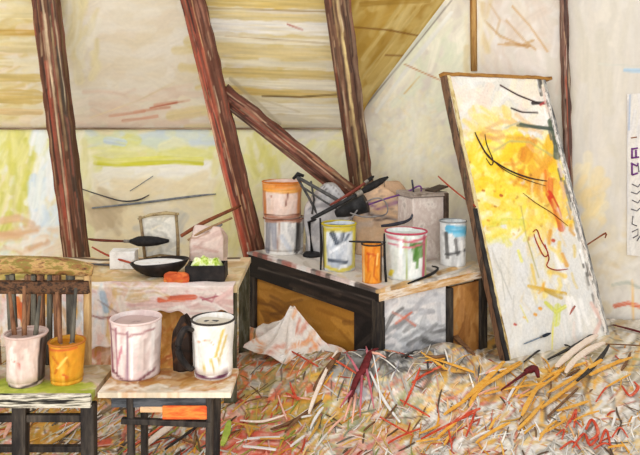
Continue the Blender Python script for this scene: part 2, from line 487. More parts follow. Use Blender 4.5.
# ================================================================== LEANING CANVAS
BL, BR = on_h(509, 371), on_h(608, 342)
BL.z = BR.z = 0.012
u = (BR - BL); u.z = 0; cw = u.length; u.normalize()
nf = V((u.y, -u.x, 0))                                        # level, towards us
TLt = P(455, 76, 4.47) - BL
v = TLt - u * TLt.dot(u); ch = v.length; v.normalize()
n = u.cross(v).normalized()
if n.y > 0: n = -n
shear = TLt.dot(u)
TLp = BL + v * ch; TRp = TLp + u * cw
root = thing('leaning_canvas', BL, 'tall leaning painted canvas splashed with yellow, orange and dark strokes', 'painting')
cvp = Panel(BL, BR, TRp, TLp, 150, 290, 'e4ded2'); p = cvp.p; p.br, p.soft, p.var = 0.25, 2.0, 0.08
p.dabs((440, 70, 612, 375), 330, ['dcd7cf', 'd8d1c6', 'd5cec0', 'dfdcd6', 'd8d2c5'], 34, 10, 78, 22, 0.6)
p.dabs((450, 76, 545, 130), 60, ['f1eadf', 'ecdfcb', 'efe3c4', 'ead3c0'], 26, 8, 30, 40, 0.75)
p.dabs((470, 110, 520, 150), 60, ['eedc96', 'ecd070', 'f0e6c0', 'e8c860'], 20, 6, -40, 30, 0.75)
p.dabs((460, 142, 560, 222), 210, ['f2cc2c', 'eec022', 'f4d84c', 'f4e480', 'e8b02a', 'f4e6a0', 'f0c624'], 20, 10, 50, 50, 0.9)
p.dabs((472, 150, 545, 215), 50, ['f3d648', 'f0c830', 'f6e67c'], 22, 9, 70, 50, 0.9)
p.dabs((470, 195, 540, 240), 40, ['f2e2a0', 'ecd468', 'f1ead0', 'e2d870'], 18, 7, 10, 40, 0.8)
p.stroke([(489, 224), (505, 221), (523, 222)], 8, 'dcd858', 0.8)
p.dabs((512, 150, 548, 185), 26, ['e0942c', 'd8842a', 'e8a83c'], 20, 6, 65, 30, 0.75)
p.dabs((475, 120, 545, 150), 14, ['d89a58', 'e4b478', 'd8a04c'], 26, 3.5, -14, 14, 0.75)
p.dabs((528, 185, 566, 300), 60, ['efd674', 'ecc85c', 'f2e4ac', 'e8b450'], 26, 5, 100, 12, 0.75)
p.dabs((485, 240, 590, 345), 110, ['d8d5cf', 'd4d1cb', 'dcdad6', 'dad5ca'], 30, 9, 78, 20, 0.6)
p.stroke([(492, 152), (510, 141), (530, 142), (552, 156)], 3, 'b8b070', 0.7)
p.stroke([(550, 178), (551, 200)], 6, 'd8642c', 0.8)
p.stroke([(548, 192), (556, 208), (562, 230)], 8, 'c83c1c', 0.95)
p.stroke([(545, 170), (547, 196)], 4, 'e07a2c', 0.8)
p.stroke([(551, 122), (556, 140), (556, 158)], 7, '5a6450', 0.85)
p.stroke([(517, 125), (535, 127), (553, 129)], 4, '4a5648', 0.85)
p.stroke([(505, 128), (520, 122)], 3, 'b8b49a', 0.7)
p.stroke([(500, 85), (518, 95), (541, 104)], 1.6, '4a3230', 0.9)
p.stroke([(532, 103), (546, 103)], 4, '2e2628', 0.95, 0.2)
p.stroke([(540, 105), (552, 98)], 3, 'c84a4a', 0.8)
p.stroke([(511, 108), (522, 112), (538, 113)], 2, '3a3434', 0.9)
p.stroke([(521, 206), (526, 235), (534, 262), (539, 278)], 1.5, '9a8f50', 0.8)
p.stroke([(558, 305), (556, 325)], 8, 'ccd048', 0.8)
p.stroke([(545, 302), (556, 312), (566, 306)], 5, 'd2d250', 0.8)
p.stroke([(553, 322), (552, 352)], 2, 'e4d85a', 0.8)
p.stroke([(528, 286), (545, 290), (566, 294)], 5, 'cfa02c', 0.85)
p.stroke([(545, 290), (562, 298)], 5, 'b8902c', 0.7)
p.stroke([(518, 250), (522, 262)], 4, 'e6e070', 0.8)
p.stroke([(505, 300), (500, 262)], 1.2, 'b0aca0', 0.7); p.stroke([(492, 250), (512, 300)], 1.2, 'aaa69c', 0.6)
p.stroke([(520, 305), (528, 322)], 1.6, 'dcd060', 0.7)
for x, y, c, w in ((515, 324, 'b02a1c', 3), (540, 308, 'dc9430', 4), (535, 314, 'dc9430', 4), (524, 317, 'e0b050', 2), (476, 215, 'c88a28', 2.5), (488, 220, 'b85a20', 2),
                   (470, 180, 'c08428', 2), (483, 190, 'b86c24', 2.5), (501, 195, 'b85828', 3), (478, 200, 'c09030', 2), (553, 240, 'b84020', 4), (495, 206, 'b07020', 2)):
    p.stroke([(x - 1, y), (x + 1.5, y + 1)], w, c, 0.95, 0.1)
p.dabs((462, 150, 560, 240), 40, ['c88c2c', 'a86428', 'd8a43c'], 3, 1.8, 40, 60, 0.8)
# the painted right margin: broken white, grey and black
p.dabs((556, 150, 606, 345), 0, ['e9e4dc'], 20, 4, 100, 5)
for t in np.linspace(0.02, 0.98, 60):
    e = BR + (TRp - BR) * float(t) - u * random.uniform(0.0, 0.075)
    q = proj([e, e + v * 0.09])
    p.stroke(q, random.uniform(2, 4), random.choice(['efeae4', 'd8cfc6', '8c8880', '4c4844', 'b8b2aa', 'e4c8b8', '6c6862']), 0.85)
p.stroke([(550, 120), (556, 138), (557, 158)], 7, '4e5a46', 0.85); p.stroke([(520, 124), (536, 127), (554, 129)], 4, '3e4a40', 0.85)
p.dabs((556, 190, 604, 335), 26, ['efe6dc', 'e8d8cc', 'f2eee8', 'd8a898'], 26, 3.5, 102, 5, 0.85)
p.dabs((462, 205, 545, 235), 24, ['f0d860', 'ecd048', 'e8dc70'], 14, 6, 30, 50, 0.7)
p.dabs((485, 245, 580, 335), 16, ['b8b4aa', 'a8a49c', 'c8c0ae'], 34, 1.2, 105, 14, 0.6)
p.dabs((530, 190, 575, 300), 22, ['e8a838', 'e0b848', 'efd060', 'd89030'], 16, 3.5, 100, 20, 0.8)
cvp.build('painted_canvas', OIL, root, back=-n * 0.030)
fm = pm('dark weathered stretcher', ['2a2420', '5c4434', '7c5c44', '3c302a', '8c7858'], (24, 24, 4))
fg = pm('grey and black stretcher', ['2c2a2a', '5c5a58', '8c8a86', 'bab4aa', '3c3a38'], (30, 30, 7))
ft = pm('ochre brown stretcher', ['5c3a20', '8c6030', 'a87838', '6a4424'], (7, 7, 30))
fo = pm('ochre cream stretcher', ['7c6434', 'c8ae74', 'd8c898', 'a88a50', '3a3024'], (24, 24, 4))


def bar(name, a, b, w, d, mat, par):
    """a rectangular bar between a and b, lying in the canvas's plane"""
    ax = (b - a).normalized(); s = ax.cross(n).normalized()
    vs = []
    N_ = 24
    for i in range(N_ + 1):
        c = a + (b - a) * (i / N_)
        j = random.gauss(0, 0.0022)
        for q, r in ((-1, -1), (1, -1), (1, 1), (-1, 1)):
            vs.append(c + s * (q * w / 2 + j) + n * (r * d / 2))
    fs = gridfaces(N_ + 1, 4, 0, True) + [(3, 2, 1, 0), tuple(N_ * 4 + k for k in range(4))]
    return mesh(name, vs, fs, mat, par)


off = -n * 0.017
bar('stretcher_bar', BL - u * 0.012 + off, TLp - u * 0.012 + off, 0.022, 0.044, fm, root)
bar('stretcher_bar', BR + u * 0.012 + off, TRp + u * 0.012 + off, 0.026, 0.046, fg, root)
bar('stretcher_bar', TLp + v * .012 - u * .024 + off, TRp + v * .012 + u * .1 + off, 0.024, 0.046, ft, root)
bar('stretcher_bar', BL - v * .0 + off * 1.6, BR + off * 1.6, 0.02, 0.04, fo, root)
bar('edge_strip', BL + u * 0.014 + n * 0.004 + v * .02, TLp + u * 0.016 + n * 0.004, 0.026, 0.010, fo, root)
bar('edge_strip', BL - u * 0.012 + n * 0.012 + v * .02, BL + v * (ch * .52) - u * 0.012 + n * 0.012, 0.03, 0.01, pm('black contour strip', ['141212', '2c2826', '4a443c'], (30, 30, 6)), root)
bar('edge_strip', TRp - u * .012 + n * .004 - v * .1, BR - u * .012 + n * .004 + v * .05, 0.02, 0.01, pm('broken white strip', ['5c5854', 'a8a49c', 'e8e2da', 'd8ccc0', '3c3836'], (40, 40, 12), spread=.16), root)


def cstroke(name, pts, r, mat):
    """thick paint standing proud of the canvas"""
    q = [on_plane(x, y, BL + n * 0.004, n) for x, y in pts]
    rr = [r * (0.5 if i in (0, len(q) - 1) else 1.0) for i in range(len(q))]
    tube(name, q, rr, mat, root, 6, 1.0, sub=6)


mdk = pm('dark oil stroke', ['241a1a', '3c2a28', '5a3428'], (40, 40, 40)); mrd = pm('deep red oil stroke', ['6c1c14', '9c2c1c', 'b83c20'], (40, 40, 40))
cstroke('paint_stroke', [(475, 132), (479, 141), (488, 156), (500, 165), (513, 172), (530, 178), (547, 181)], 0.0055, mdk)
cstroke('paint_stroke', [(485, 134), (487, 145), (493, 160), (491, 165), (486, 158)], 0.0035, mdk)
cstroke('paint_stroke', [(484, 150), (498, 165), (512, 174), (530, 181), (546, 186)], 0.0025, mdk)
cstroke('paint_stroke', [(523, 193), (536, 203), (552, 213), (568, 226)], 0.003, pm('brown oil stroke', ['5c3018', '8c5424'], (40, 40, 40)))
cstroke('paint_stroke', [(533, 232), (537, 230), (541, 240), (548, 253), (544, 256), (537, 243), (534, 234)], 0.004, mrd)
cstroke('paint_stroke', [(545, 244), (549, 258), (547, 266), (556, 270), (568, 269)], 0.004, mrd)
cstroke('paint_stroke', [(500, 85), (518, 95), (538, 103)], 0.003, mdk)
cstroke('paint_stroke', [(511, 108), (522, 112), (538, 112)], 0.003, mdk)

# ================================================================== WORK TABLE
TH = 0.55
C0 = on_h(378, 291, TH); CL = on_h(247, 252, TH)
e1 = CL - C0; e1.z = 0; l1 = e1.length; e1.normalize()        # along the left front edge, away from us
e2 = V((-e1.y, e1.x, 0));
if e2.x < 0: e2 = -e2
l2 = 0.99
rz = math.atan2(e2.y, e2.x)
tb = thing('work_table', C0 - V((0, 0, TH)), 'low dark rimmed work table with ochre and white sides, crowded with pots', 'table')


def T(x, y, z):
    """x along the right front edge, y along the left front edge, from the near corner"""
    q = C0 + e2 * x + e1 * y; q.z = z
    return q


def tbox(name, x0, x1, y0, y1, z0, z1, mat, bev=0.006):
    return box(name, T((x0 + x1) / 2, (y0 + y1) / 2, (z0 + z1) / 2), (x1 - x0, y1 - y0, z1 - z0), mat, tb, rz, bev)


def tpanel(name, a, b, z0, z1, base, fn, thick):
    """a painted upright board between plan points a and b of the table"""
    A, B = T(*a, z0), T(*b, z0)
    L = (B - A).length
    q = Panel(A, B, B + V((0, 0, z1 - z0)), A + V((0, 0, z1 - z0)), int(L * 130), int((z1 - z0) * 130), base)
    fn(q.p)
    nn = (B - A).cross(V((0, 0, 1))).normalized()
    return q.build(name, OIL, tb, back=-nn * thick if nn.y < 0 else nn * thick)


tp = Panel(T(0, l1, TH), T(0, 0, TH), T(l2, 0, TH), T(l2, l1, TH), 190, 140, 'cfc6ba')
tp.p.dabs((230, 210, 490, 300), 260, ['d8d0c6', 'b8b0a6', 'e8e2d8', '8c847c', 'c8a898', 'a89c8c', 'd4b88c'], 26, 5, -22, 25, 0.8)
for k in range(26):
    t = k / 26
    x, y = 250 + 126 * t, 253 + 38 * t
    tp.p.stroke([(x - 6, y - 3), (x + 8, y + 2)], 5, random.choice(['efeae4', 'd8c4bc', '4c4440', 'e4d8d0', 'b06a5c']), 0.85)
for k in range(18):
    t = k / 18
    x, y = 380 + 92 * t, 291 - 28 * t
    tp.p.stroke([(x - 4, y + 1), (x + 9, y - 3)], 5, random.choice(['b88a4c', 'd0a468', 'c8b08c', '8c6434', 'e4d8c8']), 0.85)
tp.build('table_top', OIL, tb, back=(0, 0, -0.014))
mrim = pm('black brown table rim', ['14110f', '241c18', '3a2c24', '1a1614'], (12, 12, 12))
pl_ = tpanel('apron', (0.004, l1 - .01), (0.004, 0.0), 0.39, 0.536, '1f1a17',
       lambda q: (q.dabs((240, 255, 385, 325), 80, ['181412', '2c2420', '3c3028', '241e1a', '54483c'], 40, 4, -20, 8, 0.8),
                  q.stroke([(258, 268), (375, 300)], 1.5, '9c8c80', .6), q.stroke([(300, 280), (370, 303)], 1.4, 'b89888', .5)), 0.03)
tpanel('side_panel', (0.035, l1 - .06), (0.035, 0.22), 0.02, 0.40, 'a8742c',
       lambda q: q.dabs((240, 260, 380, 400), 130, ['a06a24', 'b8843c', '8c5c22', 'c08a3c', '704820', 'b07830'], 34, 6, -18, 16, 0.8), 0.02)
tpanel('corner_board', (0.022, 0.22), (0.022, 0.0), 0.02, 0.40, '1c1816',
       lambda q: q.dabs((320, 290, 390, 400), 50, ['161211', '2a2320', '3c342e', '4c3c30'], 26, 5, 70, 30, 0.8), 0.03)
tpanel('end_panel', (0.03, 0.02), (0.56, 0.02), 0.02, 0.49, 'd8d6d4',
       lambda q: (q.dabs((370, 270, 445, 400), 110, ['e4e2e0', 'c8c8ca', 'b0b0b4', 'ece8e4', '9c9ca0', 'd8d0cc'], 26, 7, 40, 40, 0.8),
                  q.dabs((378, 320, 445, 345), 24, ['8c8c8c', '5c5a58', 'a8a8a8'], 24, 4, 20, 25, 0.8),
                  q.stroke([(392, 312), (405, 318), (416, 326)], 2.4, 'd87860', .9), q.stroke([(395, 324), (412, 312)], 2.4, 'cc6850', .9)), 0.02)
tbox('end_rail', 0.006, l2 - .03, -0.004, 0.04, 0.49, 0.536, pm('ochre table rail', ['8c5c2a', 'b8884c', 'd0b088', 'e0d4c4', 'a07038'], (5, 5, 40)))
md = pm('black table leg', ['141212', '262220', '40382f', '55504a'], (30, 30, 5))
tbox('leg', 0.56, 0.615, 0.005, 0.06, 0, 0.47, md)
dr = tpanel('door', (0.615, 0.02), (0.86, 0.02), 0.03, 0.47, 'a8743c',
       lambda q: q.dabs((430, 260, 490, 380), 70, ['a06a34', 'b8844c', '8c5a2c', 'c49a64', '7a4c28', '9c7c50'], 30, 5, 86, 8, 0.8), 0.02)
tbox('leg', 0.86, 0.93, 0.005, 0.06, 0, 0.515, md)
tbox('leg', 0.012, 0.075, l1 - 0.075, l1 - 0.012, 0, 0.515, md)
tbox('leg', l2 - .08, l2 - .02, l1 - 0.075, l1 - 0.012, 0, 0.515, md)
tbox('leg', -0.002, 0.05, -0.002, 0.05, 0, 0.49, md)


# ================================================================== POTS
def pot(name, label, cat, px, py, h, wpx, hpx, base, strokes, rim=None, cont=None, taper=0.94, group=None, lift=0.0, bulge=0.0, extra=None, rimw=0.0045, dz=0):
    c = on_h(px, py, h); c.z = h + lift
    k = F / c.y                                                # pixels per metre here
    rt = wpx / 2 / k; rb = rt * taper; hh = hpx / k
    c = c + V((0, rb * 0.6 + dz, 0)); c.x = (px - CX) / F * c.y
    t = thing(name, c, label, cat, group)
    prof = []
    n1 = 26
    for i in range(5): prof.append((rb * i / 5 + 1e-4, 0.0))
    for i in range(n1 + 1):
        s = i / n1
        prof.append((rb + (rt - rb) * s + bulge * math.sin(math.pi * s), hh * s))
    wall = 0.007
    for i in range(8): prof.append((rt - wall, hh * (1 - 0.9 * i / 7)))
    for i in range(5): prof.append(((rt - wall) * (1 - (i + 1) / 5) + 1e-4, hh * 0.1))
    ns = 72
    vs, uv = [], []
    for r, z in prof:
        for j in range(ns):
            a = -math.pi + 2 * math.pi * j / ns
            w = 1 + 0.02 * math.sin(2 * a + px) + 0.01 * math.sin(5 * a + z * 30)
            vs.append((c.x + r * w * math.sin(a), c.y - r * w * math.cos(a), c.z + z + 0.004 * math.sin(a + px) * z / hh))
            uv.append((math.sin(a) * rt * k if abs(a) < math.pi / 2 else math.copysign(2 * rt * k - abs(math.sin(a)) * rt * k, a), -z * k))
    pt = Paint(uv, base)
    pal, n_ = strokes[0]
    pt.dabs((-2 * rt * k, -hpx, 2 * rt * k, 0), n_ * 2, pal, hpx * 0.5, wpx * 0.13, 84, 14, 0.75)
    for s in strokes[1:]:
        pt.stroke(s[0], s[1], s[2], s[3] if len(s) > 3 else 0.9, 0.35)
    bd = mesh('body', vs, gridfaces(len(prof), ns, 0, True), GLAZE, t, pt.c, smooth=True)
    if rim:
        tube('rim', [(c.x + rt * math.sin(a), c.y - rt * math.cos(a), c.z + hh) for a in np.linspace(0, 2 * math.pi, 49)], rimw,
             pm('rim ' + rim, [rim, rim], (10, 10, 10)), bd, 8)
    if cont:
        q = [(c.x + (rt - wall) * r_ * math.sin(a), c.y - (rt - wall) * r_ * math.cos(a), c.z + hh * 0.93 + 0.004 * math.sin(3 * a + 9 * r_))
             for r_ in (0.02, .35, .7, 0.99) for a in np.linspace(-math.pi, math.pi, 33)[:-1]]
        mesh('paint', q, gridfaces(4, 32, 0, True) + [tuple(range(31, -1, -1))], pm('paint ' + cont, [cont, cont], (10, 10, 10), 0.3), t, smooth=True)
    t['_k'] = k; t['_h'] = hh; t['_r'] = rt
    return t


# --- on the work table
p_low = pot('paint_tin', 'white paint tin under the orange-banded tin, below the red timber', 'tin', 284, 254, TH, 42, 35, 'e0dcd6',
    ((['e8e4de', 'c8c4c0', 'd8d0c8', 'a8a6a6'], 40), ([(-17, -2), (-15, -34)], 6, '7c7c84'), ([(-8, -6), (-10, -34)], 7, '9c9ca4'), ([(-5, -4), (-4, -32)], 2, '9c6a50'),
     ([(14, -2), (15, -34)], 5, '2c2826'), ([(17, -4), (17, -30)], 3, '4c4640'), ([(-18, -33), (0, -35), (18, -33)], 5, 'a8735a'), ([(-2, -20), (8, -4)], 5, 'c8ccd4')), rim='8c5c48', cont='b08070')
lz = TH + p_low['_h']
pp_ = p_low.location
# the tin stacked on it
k_ = p_low['_k']
p_up = pot('paint_tin', 'pink paint tin with an orange band, stacked on the white tin', 'tin', 282, 254, TH, 40, 36, 'dcbfae',
    ((['e0c4b4', 'd4b2a4', 'e6d2c6', 'd8baa4'], 40), ([(-20, -32), (0, -33), (20, -31)], 8, 'd8822c'), ([(-20, -29), (20, -27)], 4, 'e0983c'), ([(-6, -34), (16, -35)], 3, 'c06418'),
     ([(-18, -28), (-17, -2)], 4, 'b86a34'), ([(18, -28), (18, -2)], 4, 'c07438'), ([(7, -26), (5, -14)], 1.6, '6a3428'), ([(-11, -23), (-9.6, -23)], 2, 'a85030'),
     ([(-18, -3), (0, -1), (18, -3)], 4, '9c6048')), rim='c8701c', cont='c87828', lift=p_low['_h'] + 0.004)
p_y = pot('glass_jar', 'yellow rimmed jar of bluish grey water in the table middle', 'jar', 339, 271, TH, 34, 46, 'ccd2d8',
    ((['d8dce0', 'b8c0ca', 'e4e6e6', 'a0a8b4'], 30), ([(-8, -40), (-2, -28)], 6, '3c4450'), ([(4, -40), (0, -26)], 5, '4c5460'), ([(10, -38), (2, -26)], 3, '5c6470'),
     ([(-12, -12), (8, -10)], 4, '4a525e'), ([(-10, -20), (6, -30)], 4, 'eceef0'), ([(-15, -3), (-15, -44)], 4, 'c8b434'), ([(15, -3), (15, -44)], 5, 'd0bc3c'), ([(-13, -4), (0, -1), (13, -4)], 5, 'c8b438'),
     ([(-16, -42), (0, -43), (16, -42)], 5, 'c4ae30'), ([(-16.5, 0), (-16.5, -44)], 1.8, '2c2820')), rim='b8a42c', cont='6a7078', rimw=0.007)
p_o = pot('paint_pot', 'small orange paint pot standing near the table corner', 'pot', 372, 283, TH, 21, 38, 'dc8a2c',
    ((['e0922e', 'd67c22', 'e6a448', 'c86c1c'], 30), ([(-6, -30), (4, -28)], 2, 'b83c1c'), ([(-4, -30), (-5, -12)], 2, 'c44c20'), ([(3, -26), (1, -8), (5, -3)], 2, 'a84c18'), ([(5, -30), (4, -18)], 2, 'f0c070'),
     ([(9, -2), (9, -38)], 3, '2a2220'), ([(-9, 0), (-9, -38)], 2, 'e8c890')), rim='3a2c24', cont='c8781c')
pot('glass_jar', 'wide white jar with green streaks and a pink rim, at the table front', 'jar', 406, 279, TH, 42, 46, 'd8dcd6',
    ((['e0e2dc', 'c8d0cc', 'e9e9e4', 'd4d8cc'], 34), ([(6, -36), (8, -20)], 8, '3c6a24'), ([(10, -36), (14, -24)], 7, '4c7830'), ([(2, -36), (16, -36)], 6, '447030'), ([(10, -24), (9, -12)], 4, '6a8c50'),
     ([(-18, -3), (-16, -9)], 4, 'd8c430'), ([(-2, -2), (-3, -44)], 2, '9ca85c'), ([(-20, -42), (0, -39), (20, -42)], 3, 'b84a5a'), ([(17, -2), (17, -44)], 4, 'a8485a'), ([(20, -2), (20, -40)], 3, '8c9c50'),
     ([(-19, -36), (0, -33), (18, -37)], 2, 'c06070'), ([(-8, -40), (-9, -6)], 5, 'f0f0ec')), rim='b04858', cont='c8ccc4', rimw=0.006)
pot('glass_jar', 'white jar with a sky blue patch beside the leaning canvas', 'jar', 453, 266, TH, 27, 44, 'd8d8d6',
    ((['e4e4e2', 'c4c4c4', 'ececea', 'a8a8a8'], 30), ([(-8, -38), (12, -36)], 9, '5cb0d4', .98), ([(-2, -33), (12, -31)], 6, '6cbcdc', .98), ([(-9, -34), (-8, -8)], 4, '4c4a48'), ([(0, -28), (2, -12)], 4, '6c6a68'), ([(-10, -12), (11, -16)], 3, '3c3c3c'),
     ([(6, -26), (8, -4)], 4, 'f4f2ee')), rim='8c8c8a', cont='7cbcd8')


def sack(name, label, cat, c, rx, ry, hh, base, strokes, k, sq=0.75, top=0.55, seed=0):
    t = c
    rows, ns = 34, 64
    vs, uv = [], []
    for i in range(rows + 1):
        s = i / rows
        prof = (1 - max(0, (s - 0.72) / 0.28) ** 2 * (1 - top)) * (0.94 + 0.08 * math.sin(math.pi * s))
        if i == rows: prof = 0.02
        if i == 0: prof = 0.02
        z = hh * max(0, min(1, (i - 1) / (rows - 2)))
        for j in range(ns):
            a = -math.pi + 2 * math.pi * j / ns
            cs, sn = math.cos(a), math.sin(a)
            x = math.copysign(abs(sn) ** sq, sn); y = math.copysign(abs(cs) ** sq, cs)
            lump = 1 + 0.16 * (float(vn(np.array([a * 2.2]), np.array([s * 4]), seed)[0]) - 0.5) + 0.05 * math.sin(7 * a + 3 * s + seed)
            zz = z * (1 + 0.10 * math.sin(2 * a + seed) * s)
            vs.append((c.x + rx * prof * x * lump, c.y - ry * prof * y * lump, c.z + zz))
            uv.append((x * rx * k if cs > 0 else math.copysign(2 * rx * k - abs(x) * rx * k, x), -z * k))
    pt = Paint(uv, base)
    pal, n_ = strokes[0]
    pt.dabs((-2 * rx * k, -hh * k, 2 * rx * k, 0), n_, pal, rx * k * 0.9, rx * k * 0.22, 30, 40, 0.75)
    for s in strokes[1:]: pt.stroke(s[0], s[1], s[2], 0.85, 0.4)
    o = mesh(name, vs, gridfaces(rows + 1, ns, 0, True), OIL, None, pt.c, smooth=True, base=t)
    return tag(o, label, cat)


sack('cloth_sack', 'tan cloth sack slumped behind the jars under the ochre timber', 'sack', V((0.44, 4.68, TH)), 0.20, 0.14, 0.44, 'd0ac88',
     ((['c9ac8e', 'b89678', 'd4bda4', 'a88c74', 'ceb294', 'c0b0a4'], 90), ([(-26, -52), (-8, -44), (20, -60)], 2, '7a4a78'), ([(-20, -40), (10, -36)], 4, '6c6a70'), ([(-14, -66), (2, -48), (14, -40)], 1.6, '5c5450'),
      ([(-22, -44), (-10, -34), (8, -38)], 2, '4a3c38'), ([(-30, -60), (-20, -36)], 5, 'a8a09c')), 147, seed=3)
sack('cloth_sack', 'grey crumpled sack behind the black lamp and brush', 'sack', V((0.06, 4.66, TH)), 0.16, 0.11, 0.43, 'b4b0ae',
     ((['b8b4b2', 'a09c9c', 'c6c2be', '8c8a8c', 'aaa4a2', 'c8bcb4'], 90), ([(-20, -70), (10, -46)], 2, '55504e'), ([(-10, -72), (18, -50)], 2, '6c6664'), ([(-18, -44), (18, -46)], 5, '7a7678')), 142, seed=8)
bx = thing('cardboard_box', (0.665, 4.50, TH), 'pinkish grey box with dark flaps behind the green-streaked jar', 'box')
bm_ = pm('pinkish grey card', ['b8a89e', 'd0c2b8', 'c4b2a8', 'dcd0c6', 'a89a90'], (12, 12, 9))
box('body', (0.665, 4.50, TH + 0.205), (0.25, 0.19, 0.41), bm_, bx, 0.45, 0.012, wob=0.003)
box('lid', (0.665, 4.50, TH + 0.425), (0.27, 0.21, 0.03), pm('dark grey brown card', ['4c403a', '8c7c70', 'a89a8e', '64564c'], (16, 16, 16)), bx, 0.45, 0.008, wob=0.004)
box('flap', (0.765, 4.50, TH + 0.455), (0.12, 0.10, 0.012), pm('dark brown flap', ['2c2420', '4a3c32', '5c4a3c'], (16, 16, 16)), bx, 0.45, 0.003, tilt=(0, -0.25))
box('corner_strip', (P(446, 205, 4.46).x, 4.46, TH + 0.215), (0.026, 0.03, 0.43), pm('dark brown flap', []), bx, 0.45, 0.003)

# --- black jointed lamp
MBK = pm('black lamp paint', ['101010', '201f1f', '343231'], (18, 18, 18), 0.45)
MGR = pm('worn grey black arm', ['2a2828', '4c4a48', '625e5c'], (20, 20, 20), 0.5)
lb = on_h(312, 256, TH); lb.z = TH
lamp = thing('desk_lamp', lb, 'black jointed desk lamp bent down between tins and yellow jar', 'lamp')
tube('base', [lb, lb + V((0, 0, .012)), lb + V((0, 0, .026)), lb + V((0, 0, .032))], [0.062, 0.062, 0.05, 0.012], MBK, lamp, 24)
d_ = lb.y
tube('stem', [lb + V((0, 0, .02)), P(309, 222, d_), P(320, 218, d_)], [0.012, 0.012, 0.010], MBK, lamp, 8)
tube('arm', [P(320, 219, d_), P(309, 198, d_), P(297, 177, d_)], 0.0085, MGR, lamp, 8)
ua = tube('arm', [P(297, 177, d_), P(320, 190, d_ - .05), P(348, 206, d_ - .1)], 0.012, MGR, lamp, 8)
tube('arm', [P(301, 186, d_), P(322, 200, d_ - .05), P(340, 211, d_ - .1)], 0.007, MGR, lamp, 8)
tube('arm', [P(311, 181, d_ - .01), P(314, 200, d_), P(312, 214, d_)], 0.007, MGR, lamp, 8)
tube('joint', [P(293, 179, d_), P(298, 174, d_), P(304, 176, d_)], [0.010, 0.016, 0.010], MBK, ua, 10)
s0, s1 = P(336, 214, d_ - .10), P(366, 203, d_ - .15)
dv = s1 - s0
tube('shade', [s0, s0 + dv * .25, s0 + dv * .6, s1], [0.024, 0.040, 0.055, 0.062], MBK, lamp, 24)


def brush(name, label, pts, r, hr, mh, mb, cat='brush', group=None, tip=0.28, curve=0):
    """handle, ferrule and bristles along pts (handle end first)"""
    pts = [V(q) for q in pts]
    a, b = pts[0], pts[-1]
    t = thing(name, a, label, cat, group)
    d = b - a
    def at(s):
        m = pts[len(pts) // 2] if len(pts) > 2 else (a + b) / 2
        return a * (1 - s) ** 2 + (2 * m - (a + b) / 2) * 2 * s * (1 - s) + b * s * s
    hd = tube('handle', [at(s) for s in np.linspace(0, 1 - tip, 8)], [r * .7, r, r, r * 1.1, r * 1.1, r, r, r * .9], mh, t, 8)
    tube('ferrule', [at(1 - tip - .01), at(1 - tip + .06)], r * 1.35, pm('tarnished ferrule', ['4c4640', '7a7268', '948a7c'], (40, 40, 40), 0.35), hd, 10)
    tube('bristles', [at(s) for s in np.linspace(1 - tip + .05, 1, 5)], [r * 1.2, hr, hr * 1.05, hr * .85, hr * .3], mb, t, 10)
    return t


MBB = pm('black bristle', ['0e0d0d', '1c1918', '2c2826'], (60, 60, 60))
MBH = pm('brown handle', ['4c2c1c', '744028', '8c5434'], (20, 20, 20))
brush('paint_brush', 'long thick black brush slanting up over the yellow-rimmed jar', [P(311, 219, 4.02), P(345, 201, 4.05), P(388, 177, 4.12)], 0.012, 0.022, MBK, MBB, tip=.35)
brush('paint_brush', 'dark red-brown brush crossing just above the thick black brush', [P(330, 205, 4.10), P(352, 192, 4.12), P(374, 176, 4.2)], 0.008, 0.012, pm('red brown handle', ['4c241c', '7c3c30', '5a2c24'], (20, 20, 20)), MBB, tip=.2)
brush('paint_brush', 'thin red brush between the grey box and the leaning canvas', [P(438, 176, 4.36), P(455, 191, 4.32), P(476, 207, 4.20)], 0.005, 0.009, pm('red handle', ['7c2c1c', 'a84428', '8c3420'], (20, 20, 20)), pm('rust bristle', ['7c2c1c', '9c4a2c'], (40, 40, 40)), tip=.2)
tg = tag(tube('wire', [P(362, 207, 4.48), P(385, 199, 4.50), P(405, 193, 4.50), P(419, 186, 4.50), P(421, 192, 4.5), P(414, 197, 4.5)], 0.006, pm('purple wire', ['5c3464', '7a4c84', '482a50'], (20, 20, 20)), base=P(362, 207, 4.48), sub=5),
         'bent purple wire lying over the tan sack', 'wire')
tg = tag(tube('wire', [P(349, 222, 4.3), P(362, 205, 4.4), P(377, 198, 4.46), P(386, 203, 4.46), P(386, 214, 4.4), P(366, 217, 4.3), P(350, 213, 4.3)], 0.005, pm('grey wire', ['55504c', '7c7672', '94908c'], (20, 20, 20)), base=P(349, 222, 4.3), sub=5),
         'looped grey wire curling in front of the tan sack', 'wire')
tag(tube('wire', [P(412, 180, 4.48), P(414, 200, 4.42), P(411, 218, 4.36), P(396, 224, 4.3), P(381, 226, 4.3)], [0.007, .005, .008, .012, .008], pm('black blue wire', ['201c20', '34343c', '5c6068'], (20, 20, 20)), base=P(412, 180, 4.48), sub=5),
    'dark hooked wire between the tan sack and the grey box', 'wire')
brush('paint_brush', 'short black brush lying level across the small orange pot', [p_o.location + V((-.13, .0, p_o['_h'] + .014)), p_o.location + V((0, -.02, p_o['_h'] + .014)), p_o.location + V((.075, -.03, p_o['_h'] + .014))], 0.006, 0.009, MBK, MBB, tip=.2)

